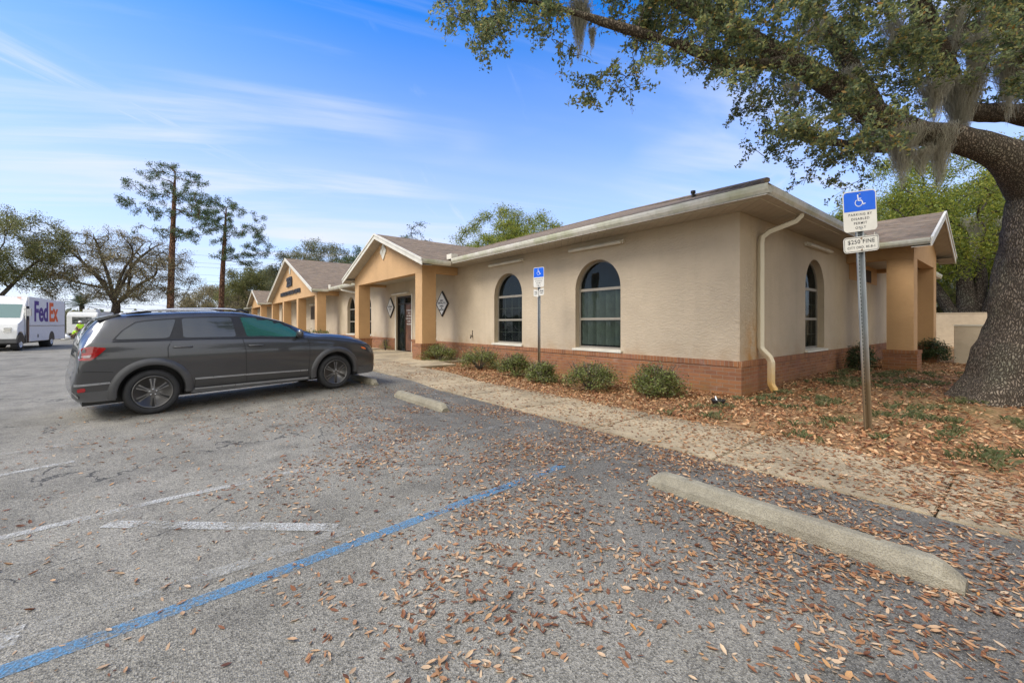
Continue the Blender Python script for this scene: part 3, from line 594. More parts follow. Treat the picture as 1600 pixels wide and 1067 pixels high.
# diamond plaques and vents
def diamond(f, c, zc, hw, hh, lines, sizes):
    m = MB(); P = lambda k: [(c - hw * k, zc), (c, zc - hh * k), (c + hw * k, zc), (c, zc + hh * k)]
    m.prism(P(1), -.05, -.004, lambda u, v, w: f(u, w, v)); o = m.build('plaque', M['bronze'], BW)
    m = MB(); m.prism(P(.84), -.058, -.051, lambda u, v, w: f(u, w, v)); o2 = m.build('plaque_face', M['signwhite'], o)
    t = MB(); z = zc + .13
    for s, sz in zip(lines, sizes): add_text(t, s, sz, lambda x, y, zz: f(c + x, -.061 - zz, z + y), .002); z -= sz * 1.15
    t.build('plaque_lettering', M['ink'], o)
diamond(FR, -14.99, 2.20, .50, .52, ['FAMILY', 'DENTAL, P.A.', 'GENERAL', 'AND', 'PRACTICE'], [.085, .11, .075, .06, .08])
diamond(FR, -20.29, 2.20, .48, .52, ['J.', 'ACADEMY', 'OFFICE', 'LLC'], [.08, .11, .08, .07])
def gable_vent(c, y, zc, hw, hh):
    for du, dz in ((0, .5), (0, -.5), (.5, 0), (-.5, 0)):
        m = MB(); cc = (c + du * hw, zc + dz * hh); k = .44
        m.prism([(cc[0] - hw * k, cc[1]), (cc[0], cc[1] - hh * k), (cc[0] + hw * k, cc[1]), (cc[0], cc[1] + hh * k)], y - .045, y - .003, lambda u, v, w: (u, w, v)); m.build('gable_tile', M['trim'], BW)
gable_vent(-17.45, P1['yc'], 4.50, .36, .40); gable_vent(-37.55, P2['yc'], 5.72, .32, .42)
# numerals and name on the large gable
t = MB(); add_text(t, '2850', 1.05, lambda x, y, z: (-37.6 + x, P2['yc'] - .06 - z, 4.72 + y), .03, depth=.04, xscale=.95); t.build('street_number', M['ink'], BW)
t = MB(); add_text(t, 'MARIGOLD MEDICAL CENTER', .44, lambda x, y, z: (-37.5 + x, P2['yc'] - .05 - z, 3.86 + y), .012, depth=.03, xscale=1.28); t.build('name_lettering', M['ink'], BW)
# entrance: double glazed door, left leaf ajar
def entrance(x0, x1, z0, z1, txt=True):
    m = MB(); d0, d1 = .06, .14
    for a, b in ((x0 + .003, x0 + .09), (x1 - .09, x1 - .003), ((x0 + x1) / 2 - .03, (x0 + x1) / 2 + .03)): m.box(a, b, YF + d0, YF + d1, z0, z1 - .003)
    for a, b in ((z1 - .1, z1 - .003), (2.32, 2.38)): m.box(x0 + .095, (x0 + x1) / 2 - .032, YF + d0 + .003, YF + d1 - .003, a, b); m.box((x0 + x1) / 2 + .032, x1 - .095, YF + d0 + .003, YF + d1 - .003, a, b)
    fr = m.build('door', M['bronze'], BW)
    g = MB(); g.box(x0 + .095, (x0 + x1) / 2 - .032, YF + .095, YF + .1, 2.38, z1 - .1); g.box((x0 + x1) / 2 + .032, x1 - .095, YF + .095, YF + .1, 2.38, z1 - .1); g.box(x0 + .095, (x0 + x1) / 2 - .032, YF + .095, YF + .1, z0 + .12, 2.32); g.build('door_glass', M['winglass'], fr)
    l = MB(); l.box((x0 + x1) / 2 + .035, x1 - .095, YF + .085, YF + .115, z0 + .02, 2.315); l.build('door_leaf', M['wood'], fr)
    h = MB(); hx = (x0 + x1) / 2 + .09; h.tube([(hx, YF + .09, z0 + .85), (hx, YF + .03, z0 + .88), (hx, YF + .03, z0 + 1.22), (hx, YF + .09, z0 + 1.25)], .016, 8); h.build('door_handle', M['black'], fr)
    if txt:
        t = MB()
        for i, s in enumerate(['PROFESSIONAL', 'OFFICE', 'MON - FRIDAY', 'CLOSED FOR LUNCH', 'BY APPT.', 'WELCOME IN']): add_text(t, s, .085, lambda x, y, z: (x1 - .47 + x, YF + .083 - z * .3, 2.02 - i * .13 + y), .003)
        t.build('door_lettering', M['signwhite'], fr)
    d = MB(); d.add([(x0, YF + .215, 0), (x1, YF + .215, 0), (x1, YF + .215, z1), (x0, YF + .215, z1)], [(0, 1, 2, 3)]); d.build('lobby_dark', M['dark'], fr)
    c = MB(); c.box(x0 - .075, x0 - .0, YF - .03, YF - .002, z0, z1 + .05); c.box(x1, x1 + .075, YF - .03, YF - .002, z0, z1 + .05); c.build('door_casing', M['trim'], fr)
entrance(*DOOR)
# the further entrance below the wide gable: dark glazed screen with a pale half-door
m = MB(); m.box(-36.6, -35.0, YF - .06, YF - .004, .09, 2.75); sc = m.build('screen_door', M['bronze'], BW); m = MB(); m.box(-36.55, -35.05, YF - .09, YF - .064, .1, 1.72); m.build('door_leaf', M['stucco_pale'], sc); tube_light(FR, -36.9, -34.9, 2.9)
m = MB(); m.box(-45.6, -44.1, YF - .05, YF - .004, .09, 2.6); m.build('screen_door', M['stucco_pale'], BW)
# ------------------------------------------------------------------ vegetation
def leafmat(name, stops, transl=.35, rough=.5, spec=.4, sat=None):
    b = NB(name); N, L = b.N, b.L; out = [n for n in N if n.type == 'OUTPUT_MATERIAL'][0]
    cc = b.ramp(b.island(), *stops); b.done(cc, rough, spec=spec); t = N.new('ShaderNodeBsdfTranslucent'); L.new(cc, t.inputs[0]); mx = N.new('ShaderNodeMixShader'); mx.inputs[0].default_value = transl
    L.new(b.p.outputs[0], mx.inputs[1]); L.new(t.outputs[0], mx.inputs[2]); L.new(mx.outputs[0], out.inputs[0]); return b.m
M['oakleaf'] = leafmat('live_oak_leaf', [(.0, (.075, .11, .06)), (.35, (.15, .195, .095)), (.65, (.25, .285, .11)), (.90, (.35, .34, .12)), (.985, (.42, .30, .09)), (1, (.44, .20, .05))], .55)
M['newleaf'] = leafmat('spring_oak_leaf', [(.0, (.10, .14, .03)), (.4, (.20, .25, .04)), (.8, (.34, .36, .05)), (1, (.42, .36, .06))], .5)
M['farleaf'] = leafmat('distant_oak_leaf', [(.0, (.09, .11, .05)), (.5, (.17, .18, .075)), (.85, (.25, .22, .10)), (1, (.30, .23, .12))], .5)
M['olive'] = leafmat('olive_leaf', [(.0, (.08, .095, .04)), (.5, (.17, .18, .06)), (1, (.28, .25, .08))], .5)
M['budleaf'] = leafmat('budding_leaf', [(.0, (.14, .14, .06)), (.5, (.24, .20, .095)), (1, (.34, .25, .13))], .5)
M['pineleaf'] = leafmat('pine_needles', [(.0, (.035, .07, .028)), (.5, (.07, .12, .045)), (1, (.14, .18, .065))], .35)
M['shrubleaf'] = leafmat('azalea_leaf', [(.0, (.075, .08, .035)), (.35, (.15, .14, .06)), (.65, (.19, .23, .06)), (.9, (.30, .36, .09)), (1, (.34, .26, .14))], .45)
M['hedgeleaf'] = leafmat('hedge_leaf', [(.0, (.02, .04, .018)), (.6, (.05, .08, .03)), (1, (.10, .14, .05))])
M['palmleaf'] = leafmat('palm_frond', [(.0, (.03, .05, .02)), (1, (.08, .10, .045))], .2)
M['moss'] = leafmat('spanish_moss', [(.0, (.34, .32, .25)), (.6, (.50, .47, .38)), (1, (.62, .59, .47))], .6, .9, .1)
M['litter'] = leafmat('fallen_oak_leaves', [(.0, (.11, .045, .025)), (.25, (.24, .10, .042)), (.5, (.37, .20, .095)), (.75, (.47, .30, .165)), (.94, (.56, .41, .26)), (1, (.46, .21, .05))], .15, .55, .35)
M['litterdark'] = leafmat('bed_oak_leaves', [(.0, (.13, .05, .024)), (.3, (.28, .12, .05)), (.6, (.42, .22, .10)), (.85, (.56, .33, .16)), (1, (.62, .43, .25))], .12, .6, .3)
M['blade'] = leafmat('grass_blade', [(.0, (.07, .09, .035)), (.5, (.14, .16, .06)), (1, (.30, .25, .13))], .4)
def barkmat(name, c, scale=9, dist=.03, lich=.5):
    b = NB(name); dn = b.N.new('ShaderNodeTexNoise'); dn.inputs['Scale'].default_value = 4; dn.inputs['Detail'].default_value = 5; b.L.new(b.co, dn.inputs['Vector'])
    ad = b.N.new('ShaderNodeMix'); ad.data_type = 'RGBA'; ad.blend_type = 'ADD'; ad.inputs[0].default_value = .16; b.L.new(b.co, ad.inputs[6]); b.L.new(dn.outputs['Color'], ad.inputs[7])
    vec = b.mapping((1, 1, .30), vec=ad.outputs[2]); e = b.voro(scale, 'DISTANCE_TO_EDGE', vec=vec); r = b.rng(b.math('ADD', e, b.math('MULTIPLY', b.math('SUBTRACT', b.noise(scale * 1.7, 5, .7), .5), .35)), -.02, .30, 0, 1, True); f = b.noise(scale * 7, 4)
    cc = b.mix(r, tuple(q * .22 for q in c), b.ramp(b.noise(scale * .8, 5), (.3, tuple(q * .7 for q in c)), (.7, tuple(q * 1.25 for q in c))))
    cc = b.mix(b.math('MULTIPLY', b.rng(b.noise(1.8, 6, .65), .5, .68, 0, lich), r), cc, (.20, .225, .15)); cc = b.mix(b.math('MULTIPLY', b.rng(b.noise(2.7, 6, .7, vec=b.mapping(loc=(5, 5, 5))), .55, .7, 0, .5), r), cc, (.24, .22, .18))
    b.bump(b.math('ADD', r, b.math('MULTIPLY', f, .35)), dist, 1); return b.done(cc, .95, spec=.15)
M['bark'] = barkmat('live_oak_bark', (.27, .215, .16), 34, .026, .45); M['limbbark'] = barkmat('branch_bark', (.25, .205, .16), 22, .012); M['farbark'] = barkmat('distant_bark', (.15, .12, .095), 16, .03); M['pinebark'] = barkmat('pine_bark', (.24, .13, .08), 6, .04, .1)
def rand_unit(n):
    v = rng.normal(size=(n, 3)); return v / np.linalg.norm(v, axis=1)[:, None]
def cards(P, size, aspect=.45, flat=0.0, jitter=.35):
    """a pointed leaf (4-corner blade) at every point of P"""
    n = len(P); a = rand_unit(n); nrm = rand_unit(n); nrm[:, 2] = np.abs(nrm[:, 2]) + flat; nrm /= np.linalg.norm(nrm, axis=1)[:, None]
    a -= nrm * np.sum(a * nrm, axis=1)[:, None]; a /= np.linalg.norm(a, axis=1)[:, None] + 1e-9; b = np.cross(nrm, a)
    s = (size * (1 + jitter * rng.uniform(-1, 1, n)))[:, None]
    V = np.stack([P - a * s * .5, P + b * s * aspect * .5 + a * s * .05, P + a * s * .5, P - b * s * aspect * .5 + a * s * .05], 1).reshape(-1, 3)
    return V, np.arange(4 * n).reshape(-1, 4)
def tubes_np(paths, n=5):
    """many tapered tubes as one mesh builder; paths: (points list, radii list)"""
    m = MB()
    for pts, rr in paths: m.tube(pts, rr, n, cap=False)
    return m
def curve_pts(a, b, sag, seg, wob, rnd):
    a = Vector(a); b = Vector(b); L = (b - a).length; out = []; ph = [rnd.uniform(0, 6.28) for _ in range(3)]
    for i in range(seg + 1):
        t = i / seg; p = a.lerp(b, t); p.z += sag * L * 4 * t * (1 - t)
        w = wob * L * math.sin(math.pi * t) if i not in (0, seg) else 0
        p += Vector((math.sin(7 * t + ph[0]), math.sin(6 * t + ph[1]), math.sin(8 * t + ph[2]))) * w; out.append(p)
    return out
def scatter_tree(name, label, cat, base, trunk, trunk_r, targets, leaf_mat, leaf_size, per, spread, bark, group=None, limbs_from=.35, seg=7, wob=.05, twig=None, n_tube=6, flat=0.0, aspect=.45, seed=1, tipr=.02, limbs=None):
    fj = 1.05
    if twig is None and leaf_mat is M['pineleaf']: twig = 5; fj = .9
    if twig is None:
        fj = 2.1; leaf_size *= 1.0; per *= 2.2; spread *= .60; twig = 5
    """base: world location; trunk: list of local points; targets: list of local clump centres (Vector, radius scale)"""
    rnd = random.Random(seed); t = thing(name, label, cat, base, 0, group); TR = [Vector(p) for p in trunk]
    paths = [(TR, trunk_r)]; nodes = [(p, r) for p, r in zip(TR, trunk_r)]
    # denser trunk nodes to fork from
    for i in range(len(TR) - 1):
        for q in (.33, .66): nodes.append((TR[i].lerp(TR[i + 1], q), trunk_r[i] * (1 - q) + trunk_r[i + 1] * q))
    zmin = TR[0].z + limbs_from * (TR[-1].z - TR[0].z); nodes = [x for x in nodes if x[0].z >= zmin]
    for lp, r0_, r1_ in (limbs or []):
        lp = [Vector(p) for p in lp]; n_ = len(lp); q = []
        for i in range(n_ - 1):
            p0, p1, p2, p3 = lp[max(i - 1, 0)], lp[i], lp[i + 1], lp[min(i + 2, n_ - 1)]
            for k in range(4): t_ = k / 4; q.append(.5 * ((2 * p1) + (p2 - p0) * t_ + (2 * p0 - 5 * p1 + 4 * p2 - p3) * t_ * t_ + (3 * p1 - p0 - 3 * p2 + p3) * t_ ** 3))
        q.append(lp[-1]); rr_ = [r0_ + (r1_ - r0_) * i / (len(q) - 1) for i in range(len(q))]; paths.append((q, rr_)); nodes += list(zip(q, rr_))[1:]
    order = sorted(targets, key=lambda c: min((c[0] - n[0]).length for n in nodes)); LP = []
    for c, sc in order:
        best = min(nodes, key=lambda n: (c - n[0]).length - 2.2 * n[1] + (.0 if n[0].z < c.z + .3 else .6 * (n[0].z - c.z)))
        p0, r0 = best; L = (c - p0).length; pts = curve_pts(p0, c, rnd.uniform(-.02, .09), seg, wob, rnd); ra = min(r0 * .75, .05 * L + tipr * .8); ra = max(ra, tipr); rr = [ra * (1 - k / seg) + tipr * .5 * (k / seg) for k in range(seg + 1)]
        paths.append((pts, rr)); nodes += [(p, r) for p, r in zip(pts[2:], rr[2:])]
        k = int(per * sc)
        if twig:      # leaves sit along short twigs
            for _ in range(max(2, int(twig * sc))):
                d = Vector(rand_unit(1)[0]); d.z = d.z * .6 - .05; e = c + d * spread * sc * rnd.uniform(.5, 1.25); st = pts[-1 - rnd.randrange(0, 3)]
                tp = curve_pts(st, e, rnd.uniform(-.05, .1), 4, .07, rnd); paths.append((tp, [tipr * .45, tipr * .4, tipr * .32, tipr * .25, tipr * .15]))
                m_ = int(k / max(2, int(twig * sc))); tt = rng.uniform(.25, 1.0, m_); i0 = np.minimum((tt * 4).astype(int), 3); A = np.array([list(v) for v in tp]); fr = (tt * 4 - i0)[:, None]
                LP.append(A[i0] * (1 - fr) + A[i0 + 1] * fr + np.clip(rng.normal(size=(m_, 3)), -1.6, 1.6) * leaf_size * fj)
        else:
            v = rng.normal(size=(k, 3)) * np.array([.5, .5, .36]) * spread * sc; LP.append(np.array(list(c)) + v)
    tm = MB(); tm.tube(*paths[0], max(n_tube, 10), cap=False); tr = tm.build('trunk', bark[0], t, smooth=True, world=False)
    tubes_np(paths[1:], n_tube).build('branches', bark[1], t, smooth=True, world=False)
    V, F = cards(np.concatenate(LP), leaf_size, aspect, flat); npmesh('crown', V, F, leaf_mat, t); return t
# --- the big live oak beside the side wall: trunk and limbs as thick tapered tubes, crown of leafy twigs
OB = Vector((.42, 11.35, 0.10))
oak = thing('live_oak', 'huge furrowed live oak with moss-hung limb beside the near parking sign', 'tree', OB)
def bark_tube(m, pts, rad, n=72, seg=8, amp=.03):
    """resampled, knobbly tube"""
    pts = [Vector(p) for p in pts]; P = []; Rr_ = []
    for i in range(len(pts) - 1):
        p0 = pts[max(i - 1, 0)]; p1 = pts[i]; p2 = pts[i + 1]; p3 = pts[min(i + 2, len(pts) - 1)]
        for k in range(seg):
            t = k / seg; P.append(.5 * ((2 * p1) + (p2 - p0) * t + (2 * p0 - 5 * p1 + 4 * p2 - p3) * t * t + (3 * p1 - p0 - 3 * p2 + p3) * t ** 3)); Rr_.append(rad[i] * (1 - t) + rad[i + 1] * t)
    P.append(pts[-1]); Rr_.append(rad[-1]); k0 = len(m.v); m.tube(P, Rr_, n, cap=False)
    for i, p in enumerate(P):
        for k in range(n):
            v = Vector(m.v[k0 + i * n + k]); d = v - p; q = 1 + amp / max(Rr_[i], .05) * (noise.noise(v * 1.7) * 1.6 + noise.noise(v * 5.0) * .7); m.v[k0 + i * n + k] = tuple(p + d * q)
    return P
tm = MB(); base_pts = [(.42, 11.35, -.15), (.42, 11.35, .12), (.43, 11.37, .45), (.45, 11.4, 1.1), (.47, 11.42, 2.0), (.43, 11.42, 2.9), (.36, 11.38, 3.6)]
bark_tube(tm, base_pts, [1.66, 1.38, 1.22, 1.10, .97, .84, .70], 96, 9, .045)
for k in range(len(tm.v)):          # buttress roots
    x, y, z = tm.v[k]
    if z < 1.1:
        an = math.atan2(y - 11.35, x - .42); f = 1 + max(0, (1.1 - z) / 1.25) ** 1.6 * (.13 * math.cos(5 * an + .6) + .07 * math.cos(9 * an + 2)); tm.v[k] = (.42 + (x - .42) * f, 11.35 + (y - 11.35) * f, z)
limbpx = [[(1664, 330, 7.0, .56), (1608, 270, 6.9, .37), (1558, 238, 6.9, .235), (1500, 218, 7.0, .20), (1440, 208, 7.1, .19), (1375, 184, 7.2, .22), (1310, 140, 7.2, .19), (1235, 96, 7.1, .16), (1150, 48, 7.0, .13), (1050, 0, 6.9, .10), (930, -40, 6.8, .075), (800, -60, 6.7, .05), (710, -50, 6.6, .03)],
          [(1650, 270, 7.2, .36), (1650, 190, 7.6, .28), (1580, 178, 7.6, .16), (1530, 176, 7.5, .15), (1500, 168, 7.4, .14), (1482, 120, 7.3, .15), (1462, 70, 7.2, .15), (1440, 20, 7.1, .14), (1425, -60, 7.0, .12), (1400, -150, 7.0, .09)],
          [(1660, 150, 7.9, .4), (1600, 10, 8.0, .16), (1550, 34, 7.9, .13), (1505, 52, 7.6, .12), (1480, 90, 7.4, .1)],
          [(1665, 300, 7.3, .46), (1690, 60, 8.2, .38), (1660, -120, 8.6, .3), (1560, -260, 8.6, .2), (1430, -380, 8.4, .12)],
          [(1375, 184, 7.2, .16), (1300, 60, 7.7, .13), (1240, -40, 8.0, .1), (1150, -150, 8.2, .07)],
          [(1235, 96, 7.1, .11), (1150, 100, 6.6, .08), (1060, 70, 6.2, .06), (960, 40, 6.0, .045), (860, 10, 5.9, .03), (760, -10, 5.8, .02)],
          [(1440, 214, 7.1, .14), (1380, 230, 7.6, .1), (1320, 225, 8.0, .07), (1250, 215, 8.3, .05), (1190, 205, 8.5, .03)]]
limb_nodes = []
for li, l in enumerate(limbpx):
    P = bark_tube(tm, [at(a, b, c) for a, b, c, r in l], [r for *_, r in l], 40 if l[0][3] > .3 else 16, 6, .02)
    rr = np.interp(np.linspace(0, 1, len(P)), np.linspace(0, 1, len(l)), [r for *_, r in l]); limb_nodes += [(p, float(r)) for p, r in list(zip(P, rr))[5:]]
otr = tm.build('trunk', M['bark'], oak, smooth=True)
def interp_edge(x, pts): return float(np.interp(x, [p[0] for p in pts], [p[1] for p in pts]))
EDGE = [(700, 30), (745, 62), (765, 82), (785, 40), (830, 66), (870, 84), (900, 78), (925, 62), (960, 60), (1000, 96), (1050, 118), (1090, 118), (1130, 140), (1160, 160), (1190, 190), (1240, 232), (1290, 268), (1340, 282), (1390, 252), (1430, 232), (1480, 214), (1520, 176), (1600, 160)]
rnd = random.Random(11); clumps = []
while len(clumps) < 840:
    x = 690 + 960 * rnd.random() ** .80; e = interp_edge(x, EDGE); y = rnd.uniform(-330, e - 12)
    if y < -60 and rnd.random() < .35: continue
    if x < 1150 and rnd.random() < .06: continue
    if x > 1440 and y > 70 and rnd.random() < .6: continue
    clumps.append((at(x, y, rnd.uniform(5.6, 8.9) if x > 1180 else rnd.uniform(5.6, 7.6)), rnd.uniform(.65, 1.1)))
hand = [(705, 8), (716, 30), (745, 60), (757, 80), (764, 86), (770, 55), (862, 62), (880, 70), (893, 78), (905, 120), (915, 135), (925, 150), (935, 125), (950, 115), (960, 140), (975, 125), (990, 118), (985, 145), (918, 165), (1150, 180), (1172, 232), (1215, 225), (1195, 245), (1238, 255), (1268, 262), (1180, 175), (1145, 172), (1255, 290), (1210, 205), (1290, 285), (1320, 295), (1225, 240), (1345, 280)]
for x, y in hand: clumps.append((at(x, y, 6.3 if x < 1100 else 7.6), .5))
paths = []; LP = []; nodes = list(limb_nodes)
clumps.sort(key=lambda c: min((c[0] - n[0]).length for n in nodes))
NN = np.array([list(n[0]) for n in nodes]); NR = np.array([n[1] for n in nodes])
for c, sc in clumps:
    cn = np.array(list(c)); dd = np.linalg.norm(NN - cn, axis=1) - .6 * NR; k = int(dd.argmin()); p0 = Vector(NN[k]); r0 = NR[k]; L = (c - p0).length
    pts = curve_pts(p0, c, rnd.uniform(-.03, .12), 6, .07, rnd); ra = max(.006, min(r0 * .7, .012 * L + .008)); rr = [ra * (1 - j / 6) + .004 * j / 6 for j in range(7)]; paths.append((pts, rr))
    NN = np.vstack([NN, [list(p) for p in pts[2:]]]); NR = np.append(NR, rr[2:])
    for _ in range(int(9 * sc)):
        d = Vector(rand_unit(1)[0]); d.z = d.z * .7 - .12; e = c + d * .40 * rnd.uniform(.4, 1.1); st = pts[-1 - rnd.randrange(0, 4)]; tp = curve_pts(st, e, rnd.uniform(-.03, .12), 4, .08, rnd); paths.append((tp, [.004, .0035, .003, .0024, .0015]))
        m_ = 26; tt = rng.uniform(.2, 1.03, m_); i0 = np.minimum((tt * 4).astype(int), 3); A = np.array([list(v) for v in tp]); fr = (tt * 4 - i0)[:, None]; LP.append(A[i0] * (1 - fr) + A[i0 + 1] * fr + rng.normal(size=(m_, 3)) * .030)
tubes_np(paths, 4).build('branches', M['limbbark'], oak, smooth=True)
LP = np.concatenate(LP) - np.array(list(OB)); V, F = cards(LP, .064, .46); npmesh('crown', V, F, M['oakleaf'], oak)
# hanging moss: many thin drooping strands per beard
def moss(clump_list, parent, off, size=1.0):
    for (c, ln, wd, n) in clump_list:
        V = []; F = []; c = np.array(list(c)) - np.array(list(off))
        for _ in range(n):
            o = rng.normal(size=3) * np.array([wd, wd, .10 * ln]) * .5; L = ln * rng.uniform(.25, 1.0) * math.exp(-(np.hypot(o[0], o[1]) / wd) ** 2 * .8); p = c + o; w = .0035 * size * rng.uniform(.6, 1.5); an = rng.uniform(0, 6.28); ax = np.array([math.cos(an), math.sin(an), 0]); k0 = len(V); segs = 7; ph = rng.uniform(0, 6.28, 2); curl = .022 * size
            for j in range(segs + 1):
                t = j / segs; q = p + np.array([math.sin(9 * t + ph[0]) * curl - o[0] * .5 * t, math.cos(8 * t + ph[1]) * curl - o[1] * .5 * t, -L * t]); V += [q - ax * w * (1 - .6 * t), q + ax * w * (1 - .6 * t)]
            F += [(k0 + 2 * j, k0 + 2 * j + 1, k0 + 2 * j + 3, k0 + 2 * j + 2) for j in range(segs)]
        npmesh('moss', np.array(V), np.array(F), M['moss'], parent)
moss([(at(905, 8, 6.6), .95, .20, 700), (at(925, 45, 6.6), .45, .07, 160), (at(1500, 130, 7.2), 1.35, .30, 1500), (at(1468, 205, 7.0), 1.0, .26, 1000), (at(1410, 205, 7.1), 1.0, .34, 1100), (at(1440, 235, 7.0), .55, .18, 350), (at(1590, 0, 7.4), 2.0, .40, 1500), (at(1545, -20, 7.4), 1.2, .3, 500), (at(1360, 195, 7.4), .75, .25, 400), (at(1180, 110, 7.0), .35, .1, 130), (at(1100, 20, 6.9), .5, .2, 260), (at(1270, 40, 7.0), .6, .25, 300), (at(1395, 30, 7.2), .7, .25, 350), (at(1490, 15, 7.1), .9, .2, 350), (at(1530, 60, 7.0), 1.1, .3, 800), (at(1430, 60, 6.8), .7, .22, 450), (at(1575, 90, 7.2), 1.2, .25, 700), (at(1330, 110, 7.0), .5, .2, 300), (at(1240, 130, 6.9), .45, .16, 240), (at(1010, 20, 6.6), .4, .12, 200), (at(1460, 130, 6.9), .8, .22, 600)], oak, OB)
# --- second live oak behind the low wall: several leaning stems and bright new leaves
def crown_targets(n, c, rad, rnd, hollow=.35, zflat=1.0, low=-1.0):
    out = []
    while len(out) < n:
        v = Vector((rnd.uniform(-1, 1), rnd.uniform(-1, 1), rnd.uniform(low, 1)))
        if v.length > 1 or v.length < hollow * rnd.random(): continue
        out.append((Vector((c[0] + v.x * rad[0], c[1] + v.y * rad[1], c[2] + v.z * rad[2])), rnd.uniform(.7, 1.3)))
    return out
rb = random.Random(5)
b2 = at(1516, 545, 25.5); b2.z = 0
tg = crown_targets(150, (-.6, 0, 8.2), (6.5, 6.5, 4.2), rb, .5)
t2 = scatter_tree('live_oak', 'multi-stemmed live oak with bright new leaves behind the pale low wall', 'tree', b2, [(0, 0, -.2), (0, 0, .8), (-.1, 0, 2.0), (-.2, .1, 3.4), (-.3, .1, 5.0)], [.75, .62, .5, .42, .3], tg, M['newleaf'], .13, 260, 1.7, (M['farbark'], M['farbark']), limbs_from=.2, wob=.06, n_tube=8, tipr=.05, seed=3)
ex = MB()
for px in ([(0, 0, .6), (.6, .1, 1.6), (.95, .2, 3.2), (1.7, .3, 5.2), (2.6, .3, 7)], [(0, 0, .8), (-.7, -.1, 1.9), (-1.25, -.2, 3.2), (-2.3, -.2, 5.0), (-3.8, -.2, 6.6)], [(0, 0, 1.0), (.25, .3, 2.2), (.4, .5, 4.2), (.2, .6, 6.5)]): bark_tube(ex, px, [.42, .36, .3, .22, .12][:len(px)], 14, 5, .03)
ex.build('stem', M['farbark'], t2, smooth=True, world=False)
moss([(b2 + Vector(q), ln, .5, 300) for q, ln in (((-3.6, -2, 7.2), 2.2), ((-1.6, -3, 7.0), 2.4), ((.4, -3, 7.3), 2.6), ((-2.6, -3, 6.2), 1.5), ((1.6, -3, 7), 2))], t2, b2, 3.0)
def oak_far(label, base, h, rad, n, seed, leaf=None, per=170, size=.16, spread=1.5, tr=.4, hollow=.45, name='oak_tree', cz=.62, rz=.36, low=-1, lf=.25, group=None, trunk=None, wob=.07, cat='tree', limbs=None):
    if limbs is None and h > 9: rq = random.Random(seed + 500); limbs = [([(0, 0, h * .17), (math.cos(a_) * rad * .22, math.sin(a_) * rad * .22, h * .33), (math.cos(a_ + .2) * rad * .5, math.sin(a_ + .2) * rad * .5, h * (.5 + .1 * rq.random())), (math.cos(a_) * rad * .78, math.sin(a_) * rad * .78, h * (.6 + .15 * rq.random()))], tr * .5, .05) for a_ in [k_ * 1.257 + rq.random() for k_ in range(5)]]
    r_ = random.Random(seed); tg = crown_targets(n, (0, 0, h * cz), (rad, rad, h * rz), r_, hollow, low=low)
    rrm = (1.25, 1, .92, .85, .7) if trunk else (1.25, 1, .85, .6, .3); trunk = trunk or [(0, 0, -.3), (0, 0, h * .12), (.15, .1, h * .25), (.1, -.1, h * .42), (.0, .1, h * .6)]
    rr = [tr * q for q in rrm]
    return scatter_tree(name, label, cat, base, trunk, rr, tg, leaf or M['farleaf'], size, per, spread, (M['farbark'], M['farbark']), group, lf, 6, wob, None, 6, tipr=.05, seed=seed, limbs=limbs)
def gp(px, d, z=0): p = at(px, 505.5, d); p.z = z; return p
GT = 'trees beyond the parking lot'
def lq(pts, dep): return [RT * ((a - 180) / FPX * 50) + UP * (CAMZ + (505.5 - b) / FPX * 50) + FW * e for (a, b), e in zip(pts, dep)]
SPL = [(lq([(180, 474), (152, 440), (122, 415), (98, 388)], (0, .5, 1, 1.5)), .26, .05), (lq([(180, 472), (172, 425), (167, 392), (165, 370)], (0, -.4, -1, -1.5)), .24, .04), (lq([(181, 476), (212, 446), (242, 430), (256, 412)], (0, .3, 0, -1)), .27, .05), (lq([(179, 468), (194, 415), (212, 386), (219, 374)], (0, 1, 2, 3)), .22, .04),
       (lq([(172, 445), (140, 405), (124, 382), (117, 368)], (-.4, -1.4, -2.2, -3)), .18, .04), (lq([(200, 455), (222, 420), (238, 398), (243, 388)], (0, -1.5, -2.6, -3.6)), .17, .04), (lq([(160, 450), (120, 440), (92, 425), (70, 412)], (.4, -.4, -1, -1.6)), .15, .04), (lq([(178, 465), (184, 420), (189, 390), (191, 372)], (0, .8, 2, 3)), .2, .04)]
oak_far('spreading sparse oak with forked trunk between the delivery truck and tall pines', gp(180, 50), 12.3, 8.4, 300, 21, M['budleaf'], 95, .13, 1.7, .52, .5, cz=.62, rz=.40, low=-.75, lf=.3, group=GT, trunk=[(0, 0, -.3), (0, 0, 1.2), (0, 0, 2.2), (-.05, .05, 3.0), (-.1, .1, 3.8)], limbs=SPL)
oak_far('leafy dark oak at the far left, its crown overhanging the white delivery truck', gp(-38, 40), 12.7, 7.2, 190, 22, M['olive'], 150, .16, 1.5, .5, .5, cz=.66, rz=.34, low=-.65, group=GT)
oak_far('rounded olive oak just left of the wide gabled entrance roof', gp(412, 74), 11.8, 7.0, 130, 23, M['olive'], 260, .22, 1.9, .5, group=GT)
oak_far('low yellow-green oak directly behind the roof of the grey car', gp(345, 86), 9.0, 8.0, 120, 24, M['budleaf'], 240, .24, 2.0, .4, group=GT, cz=.5, rz=.46)
oak_far('oak crown showing above the wide gabled roof, left of the nearer gable', gp(500, 68), 14.6, 7.4, 150, 25, M['farleaf'], 200, .20, 1.8, .5, group=GT)
oak_far('dark oak rising behind the nearer gable apex', gp(560, 60), 12.9, 2.6, 50, 26, M['pineleaf'], 200, .2, 1.3, .4, group=GT)
oak_far('small dark tree top peeping over the roof right of the nearer gable', gp(648, 46), 12.8, 2.3, 44, 27, M['pineleaf'], 120, .16, 1.1, .3, group=GT)
